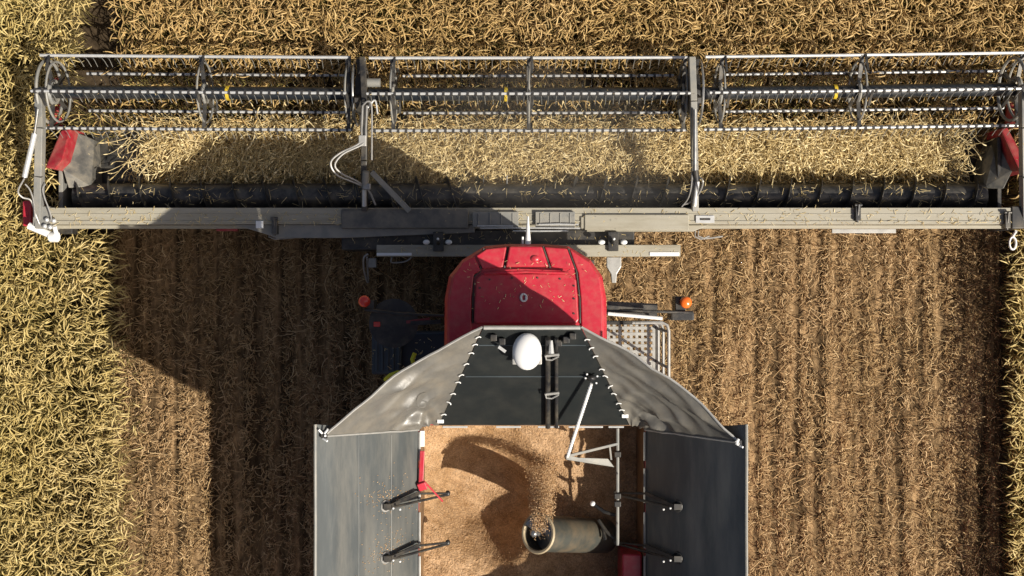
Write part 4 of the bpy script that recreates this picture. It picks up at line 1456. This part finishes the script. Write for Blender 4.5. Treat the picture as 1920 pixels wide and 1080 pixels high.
# chaff lying on ledges and flecks in the air
def flecks(boxes, name, label, cat, flat=True):
    C, L2 = [], []
    for n_, (x0, y0, z0), (x1, y1, z1), ln in boxes:
        C.append(np.stack([RNG.uniform(x0, x1, n_), RNG.uniform(y0, y1, n_), RNG.uniform(z0, z1, n_)], -1)); L2.append(RNG.uniform(.35, 1, n_) * ln)
    C = np.concatenate(C); L2 = np.concatenate(L2); n_ = len(C)
    th = RNG.normal(math.pi / 2, .03 if flat else .7, n_)
    P = curve_paths(C, L2, th, np.zeros(n_), RNG.uniform(0, 6.283, n_), np.array([0, .5, 1.0]), 0, np.zeros(n_))
    V, Fq, _ = strands(P, RNG.uniform(.002, .0042, (n_, 1)) * np.ones((1, 3)), 3)
    tag(np_mesh(name, V, Fq, [M['cutear']]), label, cat, 'stuff')
flecks([(420, (HL, .87, 1.226), (HR, 1.07, 1.236), .07), (160, (HL, .875, 1.236), (HR, .905, 1.24), .09), (90, (-2.2, .53, 1.003), (1.5, .79, 1.008), .08),
        (70, (-.55, -.25, 3.737), (.85, .30, 3.74), .04), (60, (-1.7, .42, 1.153), (2.2, .55, 1.158), .06), (40, (-1.8, -1.1, 1.99), (-.95, -.65, 2.0), .05), (420, (HL + .2, 1.15, .80), (HR - .2, 1.40, .84), .13)],
       'chaff', 'short bits of straw lying on the header beam and auger', 'chaff')
flecks([(420, (-6.2, 1.0, .8), (6.7, 3.2, 2.2), .035), (160, (-1.5, .4, 1.2), (2.0, 2.2, 2.8), .03)], 'flying_chaff', 'pale flecks of chaff drifting in the air over the header', 'flying chaff', False)
dm = bpy.data.materials.new('dust_air'); dm.use_nodes = True
N, L = dm.node_tree.nodes, dm.node_tree.links
N.remove(N['Principled BSDF'])
pv = N.new('ShaderNodeVolumePrincipled'); pv.inputs['Color'].default_value = (.93, .88, .78, 1); pv.inputs['Density'].default_value = .085
pv.inputs['Anisotropy'].default_value = .25
L.new(pv.outputs['Volume'], N['Material Output'].inputs['Volume'])
b = MB().ball((0, 0, 0), 1, 1, 1, 40, 22)
b.v = [tuple(Vector((.25, 1.70, 1.2)) + Vector((x * 2.2, y * 1.3, z * .85)) * (1 + .10 * math.sin(4 * x + 2 * y) + .08 * math.sin(5 * y - 3 * z + 1) + .06 * math.sin(9 * x + 3 * z))) for x, y, z in b.v]
o = b.build('dust', dm)
tag(o, 'thin puff of pale dust hanging over the middle of the header', 'dust', 'stuff')

# ================================================================== light, sky, camera
sun_dir = Vector((.82, -.54, 1.0)).normalized()
sl = bpy.data.lights.new('sun', 'SUN')
sl.energy = 4.6; sl.angle = math.radians(0.5); sl.color = (1.0, .93, .82)
so = bpy.data.objects.new('sun', sl); COL.objects.link(so)
so.rotation_euler = sun_dir.to_track_quat('Z', 'Y').to_euler()
so.location = sun_dir * 60
wd = bpy.data.worlds.new('World'); sc.world = wd; wd.use_nodes = True
N, L = wd.node_tree.nodes, wd.node_tree.links
sky = N.new('ShaderNodeTexSky'); sky.sky_type = 'NISHITA'; sky.sun_disc = False
sky.sun_elevation = math.asin(sun_dir.z)
sky.sun_rotation = math.atan2(sun_dir.x, sun_dir.y)
bg = N['Background']; bg.inputs['Strength'].default_value = 0.062
sky.air_density = 0.7; sky.dust_density = 4.0; sky.ozone_density = 0.3
L.new(sky.outputs['Color'], bg.inputs['Color'])
cam = bpy.data.cameras.new('camera')
cam.sensor_width = 36; cam.lens = 36 * F / 1920; cam.clip_end = 1500
co = bpy.data.objects.new('camera', cam); COL.objects.link(co)
co.location = (0, 0, H); co.rotation_euler = (0, 0, 0)
sc.camera = co
vs_ = sc.view_settings
vs_.view_transform = 'Standard'; vs_.look = 'None'; vs_.exposure = 0.43; vs_.gamma = 1
